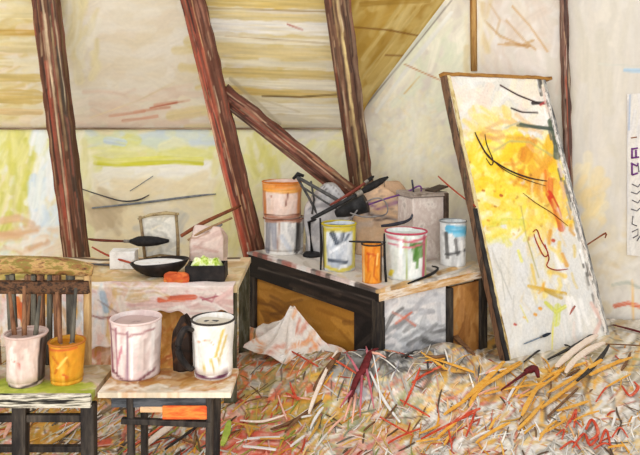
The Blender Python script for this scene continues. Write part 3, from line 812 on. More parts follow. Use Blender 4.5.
def stick(name, label, pts, r, mat, cat='stick', group=None, sub=4, sides=6, flat=1.0):
    o = tube(name, pts, r, mat, None, sides, flat, base=pts[0], sub=sub)
    return tag(o, label, cat, group)
stick('stick', 'thin black stick leaning on the left of the yellow-rimmed jar', [p_y.location + V((-.112, -.03, 0.0)), p_y.location + V((-.108, -.02, .14)), p_y.location + V((-.115, .0, .31))], [.006, .009, .006], MBB)
stick('stick', 'thin black stick standing right of the small orange pot', [p_o.location + V((.078, -.01, 0.0)), p_o.location + V((.072, .0, .12)), p_o.location + V((.070, .01, .27))], [.008, .008, .005], MBB)
wz = TH + .008
def tw(x, y):
    q_ = on_h(x, y, wz); return q_
stick('wire', 'black hooked wire lying on the table right of the green-streaked jar', [tw(408, 283.5), tw(422, 278), tw(433, 273), tw(438, 268), tw(432, 266)], [.004, .007, .008, .006, .004], MBB, 'wire')

# ================================================================== REAR TABLE
RH = 0.633
r0 = V((-2.1, 3.42, 0)); r1 = V((-0.415, 4.12, 0))
rt = thing('trestle_table', V((-1.2, 3.76, 0)), 'low rear table along the left, with a stained cloth over its front', 'table')
q = Panel((r0.x, r0.y, RH), (r1.x, r0.y, RH), (r1.x, r1.y, RH), (r0.x, r1.y, RH), 240, 90, 'd4bf96')
q.p.dabs((-80, 255, 250, 292), 240, ['d8c8a0', 'c4a878', 'e6dccc', 'b89460', 'd9b48c', 'cfc4b0', 'a8875c'], 28, 4, 4, 12, 0.8)
q.p.dabs((-60, 262, 85, 290), 70, ['8c8034', 'a08c40', '7c6430', 'b89c50', '8c5c34', 'c8b45c'], 28, 6, 4, 10, 0.85)
q.p.dabs((75, 262, 120, 290), 30, ['c8a468', 'b8905c', 'd8bc88'], 20, 6, 4, 14, 0.8)
for yy, c, w in ((257, '3a2a20', 2.2), (259, 'e4d8c4', 2)):
    q.p.stroke([(-40, yy + 1), (20, yy), (60, yy - 1), (100, yy + 3), (240, yy + 1)], w, c, 0.85, 0.5)
q.build('table_top', OIL, rt, back=(0, 0, -0.03))
for x in (r0.x + .05, -0.45):
    for y in (3.455, 4.08):
        box('leg', (x, y, (RH - .03) / 2), (0.06, 0.05, RH - .03), pm('dark olive leg', ['1c1a14', '3c3a28', '54503c', '6c6a5c', '2c2820'], (30, 30, 6)), rt, 0, 0.004, wob=.001)
q = Panel((-1.32, 3.452, 0.10), (-0.475, 3.452, 0.10), (-0.475, 3.452, 0.60), (-1.32, 3.452, 0.60), 150, 90, 'b07c3c')
q.p.dabs((60, 290, 250, 400), 180, ['b8823c', 'a06a2c', 'c4904c', '8c5424', 'c89c60', '9c5c2c', 'b06a34'], 24, 6, 60, 40, 0.8)
q.p.dabs((60, 290, 155, 400), 120, ['e0d0c0', 'd8b8a8', 'c8a48c', 'e8dccc', 'b88c6c', 'c07c6c'], 24, 5, 80, 25, 0.8)
q.p.dabs((160, 355, 240, 392), 30, ['a85830', 'c07c44', '8c4c24', 'd0a070'], 24, 5, 5, 15, 0.8)
q.build('front_board', OIL, rt, back=(0, 0.02, 0))

# the stained cloth over the front edge: folds over the top and hangs
ns_, nh_ = 230, 46
vs, uv = [], []
for i in range(nh_):
    for j in range(ns_):
        x = -1.95 + (1.95 - 0.43) * j / (ns_ - 1)
        pxx = CX + x / 3.4 * F
        low = 0.50 + 0.012 * math.sin(x * 23) - (0.17 * (1 / (1 + math.exp((pxx - 126) / 2.5)))) + 0.01 * math.sin(x * 61)
        s = i / (nh_ - 1)
        if s < 0.2:
            vs.append((x, 3.405 + 0.10 * (0.2 - s) / 0.2, RH + 0.006 + 0.002 * math.sin(x * 40)))
        else:
            t_ = (s - 0.2) / 0.8
            z = RH + 0.006 + (low - RH) * t_
            vs.append((x, 3.402 - 0.010 * math.sin(x * 38 + 1.5 * t_) * t_ - 0.006, z))
cp = Paint(proj(vs), 'e0cfc4')
cp.dabs((-20, 282, 245, 320), 190, ['e4d0c8', 'd8b8b0', 'ece2d8', 'e0c4bc', 'd2a8a0', 'efe8e0'], 34, 5, 3, 10, 0.8)
cp.stroke([(158, 300), (172, 298), (196, 297)], 6, 'cc5a3c', 0.85); cp.stroke([(160, 301), (185, 300)], 4, 'd8704c', 0.8)
cp.stroke([(202, 300), (218, 296)], 2, 'a04c54', .8); cp.stroke([(200, 297), (212, 302), (216, 294)], 2, 'a8505c', .8)
cp.dabs((84, 282, 160, 300), 30, ['d8ba8c', 'e6dccc', 'c8a878', 'ddd6cc'], 24, 4, 3, 12, 0.7)
cp.dabs((-20, 290, 130, 352), 150, ['e8e2dc', 'dcd8d6', 'd8b0a0', 'c8d0d4', 'e4ccb8', 'c8a06c', 'd8a85c'], 24, 5, 84, 14, 0.8)
for x, y, c in ((22, 312, 'cc5434'), (26, 322, 'd86c48'), (18, 306, 'c8642c'), (48, 300, 'd89430'), (72, 302, 'dc9c30'), (60, 315, 'eae4de'), (85, 320, 'd8dde2'), (104, 300, '9cb0c0'), (36, 300, 'd8a050'), (122, 305, 'e8dccc'), (112, 325, 'd8988c')):
    cp.stroke([(x - 2, y - 8), (x + 3, y + 12)], 8, c, 0.85)
cp.stroke([(86, 314), (100, 318), (120, 317), (145, 314)], 2, '6c3430', .85)
cp.stroke([(98, 300), (122, 316)], 1.5, '8c6a5c', .7)
cl_ = mesh('drop_cloth', vs, gridfaces(nh_, ns_), OIL, None, cp.c, smooth=True, base=(-1.2, 3.40, RH))
md_ = cl_.modifiers.new('thick', 'SOLIDIFY'); md_.thickness = 0.004; md_.offset = 1
tag(cl_, 'pink and white stained cloth hanging over the rear table edge', 'cloth')

# things on the rear table
bw = on_h(156, 279, RH); bw.z = RH
bowl = thing('bowl', bw + V((0, .08, 0)), 'shallow black bowl with a white inside on the rear table', 'bowl')
c = bowl.location
kk = F / c.y
prof = [(0.002, 0), (0.06, 0.0), (0.10, 0.018), (0.135, 0.045), (0.158, 0.078), (0.153, 0.080), (0.13, 0.052), (0.095, 0.028), (0.002, 0.018)]
vs = [(c.x + r * math.sin(a), c.y - r * 0.7 * math.cos(a), c.z + z + 0.012 * math.sin(a) * z / .08) for r, z in prof for a in np.linspace(-math.pi, math.pi, 49)[:-1]]
mesh('body', vs, gridfaces(9, 48, 0, True), pm('black bowl glaze', ['121010', '241e1c', '3a302c'], (12, 12, 12), .4), bowl, smooth=True)
vs = [(c.x + r * math.sin(a), c.y - r * 0.7 * math.cos(a), c.z + z) for r, z in ((.004, 0.068), (.07, .069), (.136, .071)) for a in np.linspace(-math.pi, math.pi, 33)[:-1]]
mesh('paint', vs, gridfaces(3, 32, 0, True), pm('white bowl paint', ['d8d4d0', 'efece8', 'e4dcd4', 'b8a498'], (16, 16, 16), .4), bowl, smooth=True)

tc_ = on_h(205, 282, RH); tc_.z = RH; tc_ = tc_ + V((0, .055, 0))
tray = thing('tray', tc_, 'black rectangular tray heaped with lime green paint', 'tray')
k2 = pm('black tray', ['0f0e0e', '1f1b1a', '332c28'], (14, 14, 14), .5)
box('base', tc_ + V((0, 0, .008)), (0.20, 0.13, 0.016), k2, tray, 0.03)
for dx, dy, sx, sy in ((0, -.06, .20, .012), (0, .06, .20, .012), (-.095, 0, .012, .11), (.095, 0, .012, .11)):
    box('side', tc_ + V((dx, dy, .045)), (sx, sy, .075), k2, tray, 0.03, .003, wob=.0015)
sq = []
for i in range(15):
    for j in range(23):
        x, y = -0.088 + .176 * j / 22, -0.052 + .104 * i / 14
        e = min(1, min(j, 22 - j) / 4) * min(1, min(i, 14 - i) / 3)
        sq.append((tc_.x + x, tc_.y + y, tc_.z + 0.06 + e * (.035 + .03 * float(vn(np.array([x * 45]), np.array([y * 45]), 4)[0]))))
mesh('paint', sq, gridfaces(15, 23), pm('lime green paint', ['5c7a24', '9cb43c', 'c8d47c', 'e4e4c0', '84a030'], (26, 26, 26), .4, spread=.16), tray, smooth=True)
ob = on_h(176, 284, RH); ob.z = RH; ob += V((0, .03, 0))
sack('rag', 'small orange red rag between the black bowl and tray', 'rag', ob, 0.065, 0.03, 0.05, 'c4562c', ((['c8582c', 'd8783c', 'a8401f', 'd08a3c'], 30),), 190, seed=5)
wb_ = on_h(121, 270, RH); wb_.z = RH
box('card_box', wb_ + V((0, .06, .05)), (0.14, 0.10, 0.10), pm('white box card', ['c8c2b8', 'e4e0da', 'efece6', 'd0c4b4'], (14, 14, 14)), None, 0.05, .004, base=wb_ + V((0, .06, 0)), wob=.002)
tag(bpy.context.scene.collection.objects[-1], 'small white box at the left of the black bowl', 'box')

# thin open frame
fb = on_h(160, 268, RH); fb.z = RH; fd = fb.y + .04
fr = thing('open_frame', V((fb.x, fd, RH)), 'small open brown frame standing behind the black bowl', 'frame')
fmm = pm('thin brown frame wood', ['4c3c2c', '7c6448', '94805c', '5c4834'], (26, 26, 26))
zb = P(0, 267, fd).z
def up(x, y, d): return P(x, y, d)
tube('upright', [V((P(146, 267, fd).x, fd, RH)), up(143, 240, fd), up(140, 216, fd)], 0.009, fmm, fr, 6)
tube('upright', [V((P(178, 267, fd).x, fd, RH)), up(178, 240, fd), up(176, 213, fd)], 0.010, fmm, fr, 6)
tube('crossbar', [up(138, 219, fd), up(150, 215, fd), up(166, 213, fd), up(179, 214, fd)], [.006, .01, .012, .008], pm('tan frame bar', ['8c7654', 'a8946c', '6c5a40'], (26, 26, 26)), fr, 6)
tube('crossbar', [up(146, 258, fd), up(160, 255, fd), up(178, 257, fd)], 0.007, fmm, fr, 6)
q = Panel(up(146, 256, fd + .012), up(177, 255, fd + .012), up(175, 217, fd + .012), up(142, 218, fd + .012), 40, 44, 'd6d0c2')
q.p.dabs((140, 214, 180, 258), 46, ['dcd6c8', 'c4c0b4', 'e6e0d0', 'b8b2a4', 'd8ccb0'], 14, 5, 20, 40, .8)
q.build('backing', OIL, fr, back=(0, .006, 0))
brush('paint_brush', 'long brown handled brush with a fat black head before the open frame', [P(88, 239, fd - .05), P(118, 241, fd - .05), P(169, 241, fd - .05)], 0.007, 0.028, pm('dark red brown handle', ['3c1c14', '5c2c20', '6c3a2a'], (20, 20, 20)), MBB, tip=.42)

# pink bundle and sticks
pb = on_h(205, 272, RH); pb.z = RH; pb = pb + V((0, .1, 0))
bun = sack('cloth_bundle', 'pale pink folded cloth behind the black tray', 'cloth', pb, 0.098, 0.07, 0.215, 'd4bdb0',
     ((['d8c2b6', 'c8aca0', 'e2d2c8', 'bc9c90', 'd0b4a4'], 60), ([(-17, 0), (-16, -38)], 2.4, '7a5a40'), ([(17, -10), (17, -36)], 2, '8a7458'), ([(-16, -34), (14, -42)], 2, '8c6a54'), ([(-12, -26), (12, -18)], 3, 'b89488')), 180, sq=.6, top=.8, seed=12)
sm = pm('rust brown stick', ['5c3020', '84482c', '9c6040'], (20, 20, 20))
stick('stick', 'rust brown stick slanting from the frame up to the red timber', [P(181, 236, 3.84), P(205, 222, 4.0), P(240, 206, 4.78)], [.010, .012, .010], sm)
stick('stick', 'shorter tan stick lying on top of the pink cloth', [P(188, 240, 3.80), P(205, 230, 3.80), P(232, 218, 3.9)], [.007, .008, .006], pm('tan stick', ['6c5038', '947452', 'a88a64'], (20, 20, 20)))
stick('stick', 'grey thick stick behind the pink cloth', [P(196, 231, 3.97), P(212, 229, 3.97), P(222, 224, 4.0)], [.008, .014, .008], pm('grey stick', ['4c4a4c', '74706e', '8c8884'], (20, 20, 20)))
stick('thin_rod', 'long grey rod fixed level across the low back wall', [P(92, 208, 5.588), P(140, 203, 5.588), P(195, 196, 5.588), P(216, 194, 5.588)], [.007, .010, .010, .004], pm('grey rod', ['5c6064', '7c8084', '949690'], (20, 20, 20)), 'rod')
stick('wire', 'thin drooping dark wire on the low back wall above the long rod', [P(79, 188, 5.588), P(100, 195, 5.588), P(122, 201, 5.588), P(138, 200, 5.588), P(149, 195, 5.588)], [.004, .005, .006, .008, .004], pm('dark wire', ['3c3a3c', '5c585a'], (20, 20, 20)), 'wire')
stick('thin_rod', 'short fine pencil line rod slanting on the back wall above the wires', [P(130, 191, 5.595), P(141, 184, 5.595), P(153, 176, 5.595)], .003, pm('grey rod', []), 'rod')
stick('stick', 'thin red stick slanting down to the small white box', [P(92, 247, 3.86), P(112, 257, 3.82), P(150, 268, 3.72), P(175, 272, 3.72)], [.004, .006, .006, .004], pm('thin red stick', ['8c3424', 'a84c34'], (20, 20, 20)))
stick('stick', 'dark rod lying level across the rear table behind the bowl', [on_h(84, 264, RH + .012), on_h(130, 265, RH + .012), on_h(180, 262, RH + .012)], [.006, .008, .006], pm('dark wire', []))

# ================================================================== SLATTED SETTLE with pots
SH = 0.45
st = thing('slatted_bench', V((-1.13, 2.8, 0)), 'dark slatted wooden bench at the far left, lime green paint along its seat front', 'bench')
mW = pm('brown bench wood', ['3c281c', '6c4630', '8c6244', '54382a', 'a07c58'], (24, 24, 5))
mD = pm('black bench leg', ['12100f', '262120', '3f3832', '5c5248'], (26, 26, 5))
X0, X1 = -1.62, -0.855
q = Panel((X0, 2.565, SH), (X1, 2.565, SH), (X1, 2.86, SH), (X0, 2.86, SH), 150, 60, 'b8a888')
q.p.dabs((-60, 350, 110, 396), 160, ['c8bca4', 'a88c64', 'd8ccb8', '8c7450', 'b89868', 'd0b0a0'], 24, 5, 3, 12, .8)
q.p.dabs((-20, 383, 84, 392), 90, ['a8b43c', '94a034', 'bcc458', 'b4b44c'], 30, 4, 4, 4, .9)
q.build('seat', OIL, st, back=(0, 0, -.028))
box('seat_edge', ((X0 + X1) / 2, 2.563, SH - .025), (X1 - X0, .02, .05), pm('worn white and black seat edge', ['1c1a18', '4c4840', 'b8b09c', 'd8d0c0', '8c8474', '2c2824'], (5, 30, 70), spread=.15), st, 0, .004)
for x, y, w in ((-1.135, 2.60, .05), (-0.875, 2.60, .05), (-1.58, 2.6, .045)):
    box('leg', (x, y, (SH - .05) / 2), (w, .05, SH - .05), mD, st, 0, .005, wob=.0015)
for x in (X0 + .04, -0.972):
    box('back_post', (x, 2.87, .42), (.026, .035, .84), pm('thin ochre post', ['8c6440', 'b08c5c', 'c8a878', '7c5438'], (30, 30, 5)), st, 0, .005, wob=.0015)
box('stretcher', ((X0 + X1) / 2, 2.60, .345), (X1 - X0 - .06, .025, .028), mD, st, 0, .004)
box('stretcher', ((X0 + X1) / 2, 2.72, .17), (X1 - X0 - .06, .025, .025), mD, st, 0, .004)
# back rail: a thick painted rail
tube('top_rail', [(X0, 2.86, .855), (-1.35, 2.85, .87), (-1.1, 2.85, .865), (-1.0, 2.86, .85), (-.95, 2.87, .842)], [.042, .042, .042, .036, .026],
     pm('ochre brown and green rail', ['3c2c1c', '8c6038', '7c7034', 'b8905c', '6c4a2c', 'c8a878'], (10, 30, 30), spread=.18), st, 8, .9, sub=6)
box('lower_rail', ((X0 - .96) / 2, 2.862, .775), (-.96 - X0, .03, .055), pm('black brown lower rail', ['16120f', '3c2a1e', '6c4a32', '241c18', '8c6440'], (18, 30, 30), spread=.18), st, 0, .006, wob=.002)
for x, w, m in ((-1.36, .026, 0), (-1.285, .03, 1), (-1.225, .022, 0), (-1.165, .026, 0), (-1.095, .024, 0), (-1.045, .026, 1), (-1.195, .018, 1), (-1.13, .016, 1), (-1.44, .026, 0), (-1.53, .026, 1)):
    box('slat', (x, 2.865 + random.gauss(0, .003), (.82 + .43) / 2), (w * 1.15, .02, .40), mW if m == 0 else pm('dark grey slat', ['2c2824', '4c4840', '6c6658', '3c322a'], (26, 26, 5)), st, 0, .003, wob=.002, tilt=(0, random.gauss(0, .03)))
pkb = pot('paint_pot', 'pale pink pot of brushes on the slatted bench', 'pot', 26, 386, SH, 41, 50, 'd2b9ac',
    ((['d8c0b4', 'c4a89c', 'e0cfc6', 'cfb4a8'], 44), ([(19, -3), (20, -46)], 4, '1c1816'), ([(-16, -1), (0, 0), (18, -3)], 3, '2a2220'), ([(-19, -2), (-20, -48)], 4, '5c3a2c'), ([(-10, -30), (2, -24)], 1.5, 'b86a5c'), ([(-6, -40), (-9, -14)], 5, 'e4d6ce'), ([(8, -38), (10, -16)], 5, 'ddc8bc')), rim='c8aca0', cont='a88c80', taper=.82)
pob = pot('paint_pot', 'orange ochre pot on the slatted bench, right of the pink pot', 'pot', 67, 384, SH, 35, 40, 'd2942c',
    ((['d89c30', 'c88420', 'e0ac48', 'b87c20', 'd48c28'], 44), ([(-10, -30), (-2, -22), (-8, -12)], 2.4, 'b0521c'), ([(4, -34), (8, -20)], 2.4, 'a86c20'), ([(-16, -2), (-16, -38)], 3, 'a8503c'), ([(-15, -36), (14, -38)], 3, 'b84c2c'), ([(2, -12), (10, -6)], 3, 'b84a24'), ([(6, -30), (-4, -18)], 3, 'e8bc60')), rim='b06a2c', cont='b8741c', taper=.86)
i_ = 0
for pt_, xs in ((pkb, ((-.045, -12, 292, 'dark brown', 0), (-.01, 2, 286, 'dark brown', 0), (.035, 12, 296, 'grey', 1))), (pob, ((-.03, -6, 292, 'brown', 0), (.02, 9, 288, 'grey', 1)))):
    c = pt_.location
    for dx, lean, ytop, cn_, m in xs:
        a = V((c.x + dx * .6, c.y, c.z + .03)); b = P(CX + c.x / c.y * F + dx * 260 + lean * .4, ytop, c.y + .03)
        nm = 'pink' if pt_ is pkb else 'orange ochre'
        which = {0: 'leftmost', 1: 'middle', 2: 'rightmost'}[xs.index((dx, lean, ytop, cn_, m))] if pt_ is pkb else ('left hand' if xs.index((dx, lean, ytop, cn_, m)) == 0 else 'right hand')
        t = thing('paint_brush', a, '%s brush standing head down in the %s pot, %s one' % (cn_, nm, which), 'brush', 'brushes standing in the bench pots')
        hd = tube('handle', [a, (a + b) / 2, b], [.007, .010, .006], mW if m == 0 else pm('dark grey slat', []), t, 8)
        tube('ferrule', [a + (b - a) * .28, a + (b - a) * .36], .0115, pm('tarnished ferrule', []), hd, 8)

# ================================================================== STOOL with two jars
sx0, sx1 = -0.835, -0.335
so = thing('stool', V(((sx0 + sx1) / 2, 2.74, 0)), 'low pale topped stool with black legs and an orange red rail', 'stool')
q = Panel((sx0, 2.575, SH), (sx1, 2.575, SH), (sx1, 2.82, SH), (sx0, 2.82, SH), 110, 50, 'c8ae90')
q.p.dabs((90, 360, 250, 396), 150, ['d8c8b0', 'b88c5c', 'e4d8c8', 'a06c3c', 'c89c70', 'c87c50', 'd8b8a4'], 24, 4, 3, 10, .8)
q.p.dabs((118, 364, 222, 385), 90, ['b07c3c', '9c6430', 'c08c4c', 'a85c34', 'c8a070'], 22, 4, 3, 12, .85)  # back of the seat painted ochre-brown as a reflection of the background
q.p.dabs((90, 386, 250, 396), 40, ['e4d8c4', 'd0c0a8', 'b8a890'], 28, 4, 3, 6, .8)
q.build('seat', OIL, so, back=(0, 0, -.02))
box('apron', ((sx0 + sx1) / 2 - .02, 2.60, SH - .042), (sx1 - sx0 - .13, .02, .044), pm('slate black apron', ['1c1a1a', '34363a', '54565a', '2c2624'], (6, 30, 30)), so, 0, .004)
for x, y in ((-.715, 2.6), (-.42, 2.6), (-.715, 2.79), (-.42, 2.79)):
    box('leg', (x, y, (SH - .02) / 2), (.026, .03, SH - .02), mD, so, 0, .004, wob=.0012, tilt=(0, random.gauss(0, .02)))
box('rail', (-.51, 2.592, .37), (.17, .018, .052), pm('orange red rail', ['b83c1c', 'd05428', 'd8863c', 'c44820'], (8, 30, 30)), so, 0, .004)
box('rail', (-.635, 2.594, .38), (.09, .016, .022), pm('orange white rail', ['8c6c50', 'c8905c', 'd8b088', '6c6864'], (8, 30, 30)), so, 0, .004)
box('stretcher', (-.58, 2.59, .332), (.34, .024, .022), mD, so, 0, .004, tilt=(0, .04))
pot('glass_jar', 'wide mauve and white jar on the left of the stool', 'jar', 136, 378, SH, 50, 56, 'd2bab4',
    ((['d8c4be', 'c8aca8', 'e4d8d2', 'ccb8b0', 'dccac4'], 50), ([(-20, -6), (-22, -54)], 3, '7a3c4c'), ([(-14, -6), (-15, -52)], 2.5, '8c5060'), ([(-3, -2), (-2, -50)], 3, '8c6a78'), ([(2, -2), (3, -48)], 2, 'f0e6e0'),
     ([(20, -8), (21, -52)], 3, 'efe8e2'), ([(-20, -9), (-8, -1), (8, 0), (23, -8)], 3, '5c2c34'), ([(-22, -50), (0, -46), (22, -50)], 2.5, '8c5a5c'), ([(-14, -14), (-8, -34)], 3, 'c07884'), ([(10, -10), (11, -42)], 5, 'c8b8b0'), ([(15, -10), (15, -42)], 2, '9c8880')), rim='d8c0b8', cont='b89c94')
wj = pot('glass_jar', 'white jar with yellow strokes on the right of the stool', 'jar', 213, 378, SH, 43, 56, 'e4deD6'.lower(),
    ((['ece8e2', 'd8d2c8', 'f0ede8', 'e0d8cc'], 50), ([(13, -50), (6, -24), (-10, -10)], 3, 'c8ac50'), ([(16, -44), (10, -20), (0, -8)], 2, 'b89840'), ([(-18, -4), (0, -2), (18, -4)], 4, '4c1c34'), ([(-14, -38), (-2, -42), (4, -36)], 1.4, 'c87c5c'), ([(-14, -12), (-18, -44)], 3, 'f6f4f0'), ([(10, -8), (16, -30)], 5, 'efeae4'), ([(-19, -6), (-20, -50)], 2, '6c645c')), rim='3a3430', cont='c8bca8', taper=.86)
c = wj.location
hnd = tube('handle', [c + V((-.07, -.05, .19)), c + V((-.10, -.06, .20)), c + V((-.125, -.06, .15)), c + V((-.12, -.06, .09)), c + V((-.085, -.05, .04)), c + V((-.07, -.05, .045))], [.008, .012, .014, .014, .012, .008],
     pm('black bench leg', []), wj, 8, sub=5)
rc = on_h(180, 376, SH); rc.z = SH; rc += V((0, .09, 0))
sack('rag', 'dark brown rag slumped beside the white jar on the stool', 'rag', rc, 0.045, .05, 0.20, '2c1f18', ((['2a1c16', '3c281c', '1c1512', '6a4020', '84522a'], 50),), 250, top=.25, seed=21)
stick('stick', 'dark stick lying across the top of the white jar', [P(186, 331, 2.80), P(206, 322, 2.78), P(236, 323, 2.82)], [.005, .008, .005], pm('dark wire', []))

# ================================================================== WALL SHEET with marks, twig
sh = thing('pinned_sheet', on_wall(640, 255, .006), 'white sheet with purple and black marks on the wall, far right', 'paper')
q = Panel(on_wall(627, 255, .008), on_wall(662, 258, .008), on_wall(662, 92, .008), on_wall(627, 94, .008), 60, 100, 'dcd5cb')
q.p.dabs((618, 88, 665, 262), 120, ['dfd9d0', 'd8d3cc', 'e2dcd2', 'd6d2d0', 'e6e1da'], 30, 6, 88, 6, .8)
q.p.stroke([(628, 100), (627, 180), (626, 250)], 1.6, 'a8a4a8', .6); q.p.stroke([(621, 100), (620, 160)], 1.5, 'b8a8b8', .6)
q.p.stroke([(630, 95), (629, 130)], 2, '8ca0c0', .6)
q.build('sheet', OIL, sh, back=-wn * .004)
mp_ = pm('purple ink', ['5c2c6c', '7a3c84'], (30, 30, 30)); mk_ = pm('black ink', ['4c4650', '6c686c'], (30, 30, 30)); mbr = pm('brown ink', ['7c4a2c', '94603c'], (30, 30, 30))
for m, pts in ((mbr, [(631, 138), (637, 137)]), (mp_, [(632, 148), (632, 158)]), (mp_, [(632, 149), (638, 148)]), (mp_, [(631, 158), (639, 157)]), (mp_, [(636, 150), (636, 157)]),
               (mp_, [(631, 163), (637, 166), (638, 163)]), (mp_, [(632, 163), (632, 175)]), (mp_, [(632, 175), (638, 173)]), (mk_, [(638, 163), (639, 172)]),
               (mk_, [(632, 184), (638, 187), (640, 184)]), (mk_, [(631, 192), (637, 194), (640, 191)]), (mk_, [(632, 200), (638, 203), (640, 200)]), (mk_, [(631, 209), (637, 211), (640, 208)]),
               (mk_, [(633, 216), (632, 224), (637, 226)]), (mk_, [(632, 232), (638, 229), (638, 235), (633, 238)]), (mk_, [(637, 241), (640, 236)]), (mp_, [(644, 150), (650, 149)]), (mk_, [(645, 186), (651, 188)])):
    tube('ink_mark', [on_wall(x, y, .010) for x, y in pts], .0065 if m is mp_ else .004, m, sh, 6, 1)
tw0 = P(584, 247, 4.72)
stick('twig', 'thin red-brown hooked twig poking out from the canvas right edge', [tw0, P(596, 239, 4.70), P(606, 233, 4.68), P(605, 238, 4.68)], [.005, .005, .007, .004], pm('rust brown stick', []), 'twig', sub=3)

# ================================================================== LITTER OF SCRAPS
def Hh(x, y):
    """height of the drifted litter over the floor"""
    x = np.asarray(x, dtype=float); y = np.asarray(y, dtype=float)
    h = 0.020 + 0.03 * vn(x * 4, y * 4, 31) + 0.008 * vn(x * 15, y * 15, 32)
    h = h + 0.20 * np.exp(-(((x - 0.30) / 0.42) ** 2 + ((y - 3.60) / 0.24) ** 2))
    h = h + 0.11 * np.exp(-(((x + 0.15) / 0.32) ** 2 + ((y - 3.95) / 0.30) ** 2))
    h = h + 0.15 * np.exp(-(((x - 0.72) / 0.22) ** 2 + ((y - 3.80) / 0.17) ** 2))
    h = h + 0.05 * np.exp(-(((x - 1.35) / 0.5) ** 2 + ((y - 3.9) / 0.2) ** 2))
    h = h * np.clip((y - 2.2) / 0.3, 0.1, 1)
    return h


ys = np.arange(300, 490, 0.9)
Y = H * F / (ys - CY)
X = np.arange(-1.75, 2.75, 0.0072)
gx, gy = np.meshgrid(X, Y)
gx, gy = gx.ravel(), gy.ravel()
gz = Hh(gx, gy)
hv = np.stack([gx, gy, gz], 1)
hp = Paint(proj(hv), 'b8a88c')
ZONES = [  # left, top, right, bottom, colours of the scraps lying there
    ((-60, 340, 115, 520), ['cc9a44', 'aca050', 'e4dccc', 'c08c38', 'dca850', 'bcb48c', '6c5840', 'd89c8c', 'e8e2d6', 'd87c64', 'ccc8ba', 'e0dacf']),
    ((115, 340, 215, 520), ['dcd6c8', 'c8984c', 'e4e0d8', 'd8a45c', 'b84c34', 'b8b4ac', '8c9448', 'c8644c', '4c4844', 'e0b8a4', 'a8a49c']),
    ((215, 400, 300, 520), ['d0644c', 'd88470', 'e0b09c', 'b8984c', 'c8a04c', 'cc5a40', '9ca048', 'e4d4c8', 'b8b0a0']),
    ((215, 330, 330, 400), ['c8b8a0', 'd0a878', 'b89c60', 'd8c8b8', 'c88c4c', '8c7c50', 'b4aca0', 'd87c4c', '9c8c48', 'e0d4c4', 'c86844']),
    ((300, 395, 420, 520), ['a89458', 'dcc4b4', 'cca04c', 'dcd6c8', 'bcb08c', '8c9454', 'd0a078', 'd0ac70', 'e2dcd2', 'b4604c', 'ccac58', 'c8bcb0', '98987c', 'e0dace']),
    ((330, 320, 440, 372), ['8c8a86', 'b4b0ac', '5c5a58', 'd0ccc6', 'a09c98', '3c3a38', 'c8b898', '7c7a76', 'b89460']),
    ((330, 370, 440, 400), ['b8b4aa', 'd4ccc0', 'c8a468', 'd8c4b0', '9c9c94', 'c8b07c', 'a8a298', 'c07c64', '8c9460', 'dedad2', 'b0acb4', 'e4e0d8']),
    ((420, 330, 500, 385), ['b8b0a4', '6c6458', 'd8d0c4', 'd09c48', '4c4440', 'a8a098', 'c8a878', 'd8a858', '8c857c']),
    ((420, 380, 520, 520), ['e2dcd0', 'd8a850', 'dad2c6', 'dcb068', 'c8c0b0', 'c86850', 'e6e2da', 'e2ddd6', 'd8a088', 'b8ac9c', 'd8b080', 'd8d2c8', 'dcd6cc']),
    ((500, 335, 720, 390), ['dcd4c6', 'd0a050', 'd8ccb4', 'b8ae9c', 'e4dcd0', 'c4b48c', 'dcb060', '948c80', 'b0a878', 'e6d8c4']),
    ((500, 385, 720, 520), ['e8e4dc', 'e0dad0', 'dcbc80', 'e4ded2', 'd0c8bc', 'b8b2a8', 'e6e2dc', 'dcd6ce', 'e4e0da', 'c8c0b4', 'd8cab8', 'd8a878', 'a8a298', 'dedad2']),
]
def zone(x, y):
    for (a, b, c_, d), pal in ZONES:
        if a <= x <= c_ and b <= y <= d: return pal
    return ['dcd4c6', 'b8ae9c', 'c8a878', 'e4dcd0']
for _ in range(4200):
    x, y = random.uniform(-40, 690), random.uniform(305, 480)
    right = x > 400
    ang = random.gauss(35, 22) if random.random() < (.7 if right else .45) else random.uniform(-60, 120)
    l = random.uniform(9, 40); t = math.radians(ang)
    hp.stroke([(x - math.cos(t) * l / 2, y + math.sin(t) * l / 2), (x + random.gauss(0, 1.5), y + random.gauss(0, 1.5)), (x + math.cos(t) * l / 2, y - math.sin(t) * l / 2)],
              random.uniform(1.6, 7), random.choice(zone(x, y)), 0.9, 0.4, 0.35, 0.9, 0.2)
for _ in range(1500):                                         # fine scratches and specks
    x, y = random.uniform(-20, 660), random.uniform(330, 475)
    t = math.radians(random.gauss(35, 40)); l = random.uniform(4, 22)
    hp.stroke([(x, y), (x + math.cos(t) * l / 2, y - math.sin(t) * l / 2 + random.gauss(0, 1)), (x + math.cos(t) * l, y - math.sin(t) * l)], random.uniform(.8, 1.8),
              random.choice(['4c4038', '6c5844', 'efebe4', 'a8382c', '8c8478', '5c5c58', 'e4ddd2', 'b8702c', '7c4a3c', 'd8d2c8']), .8, .5, .35, .7)
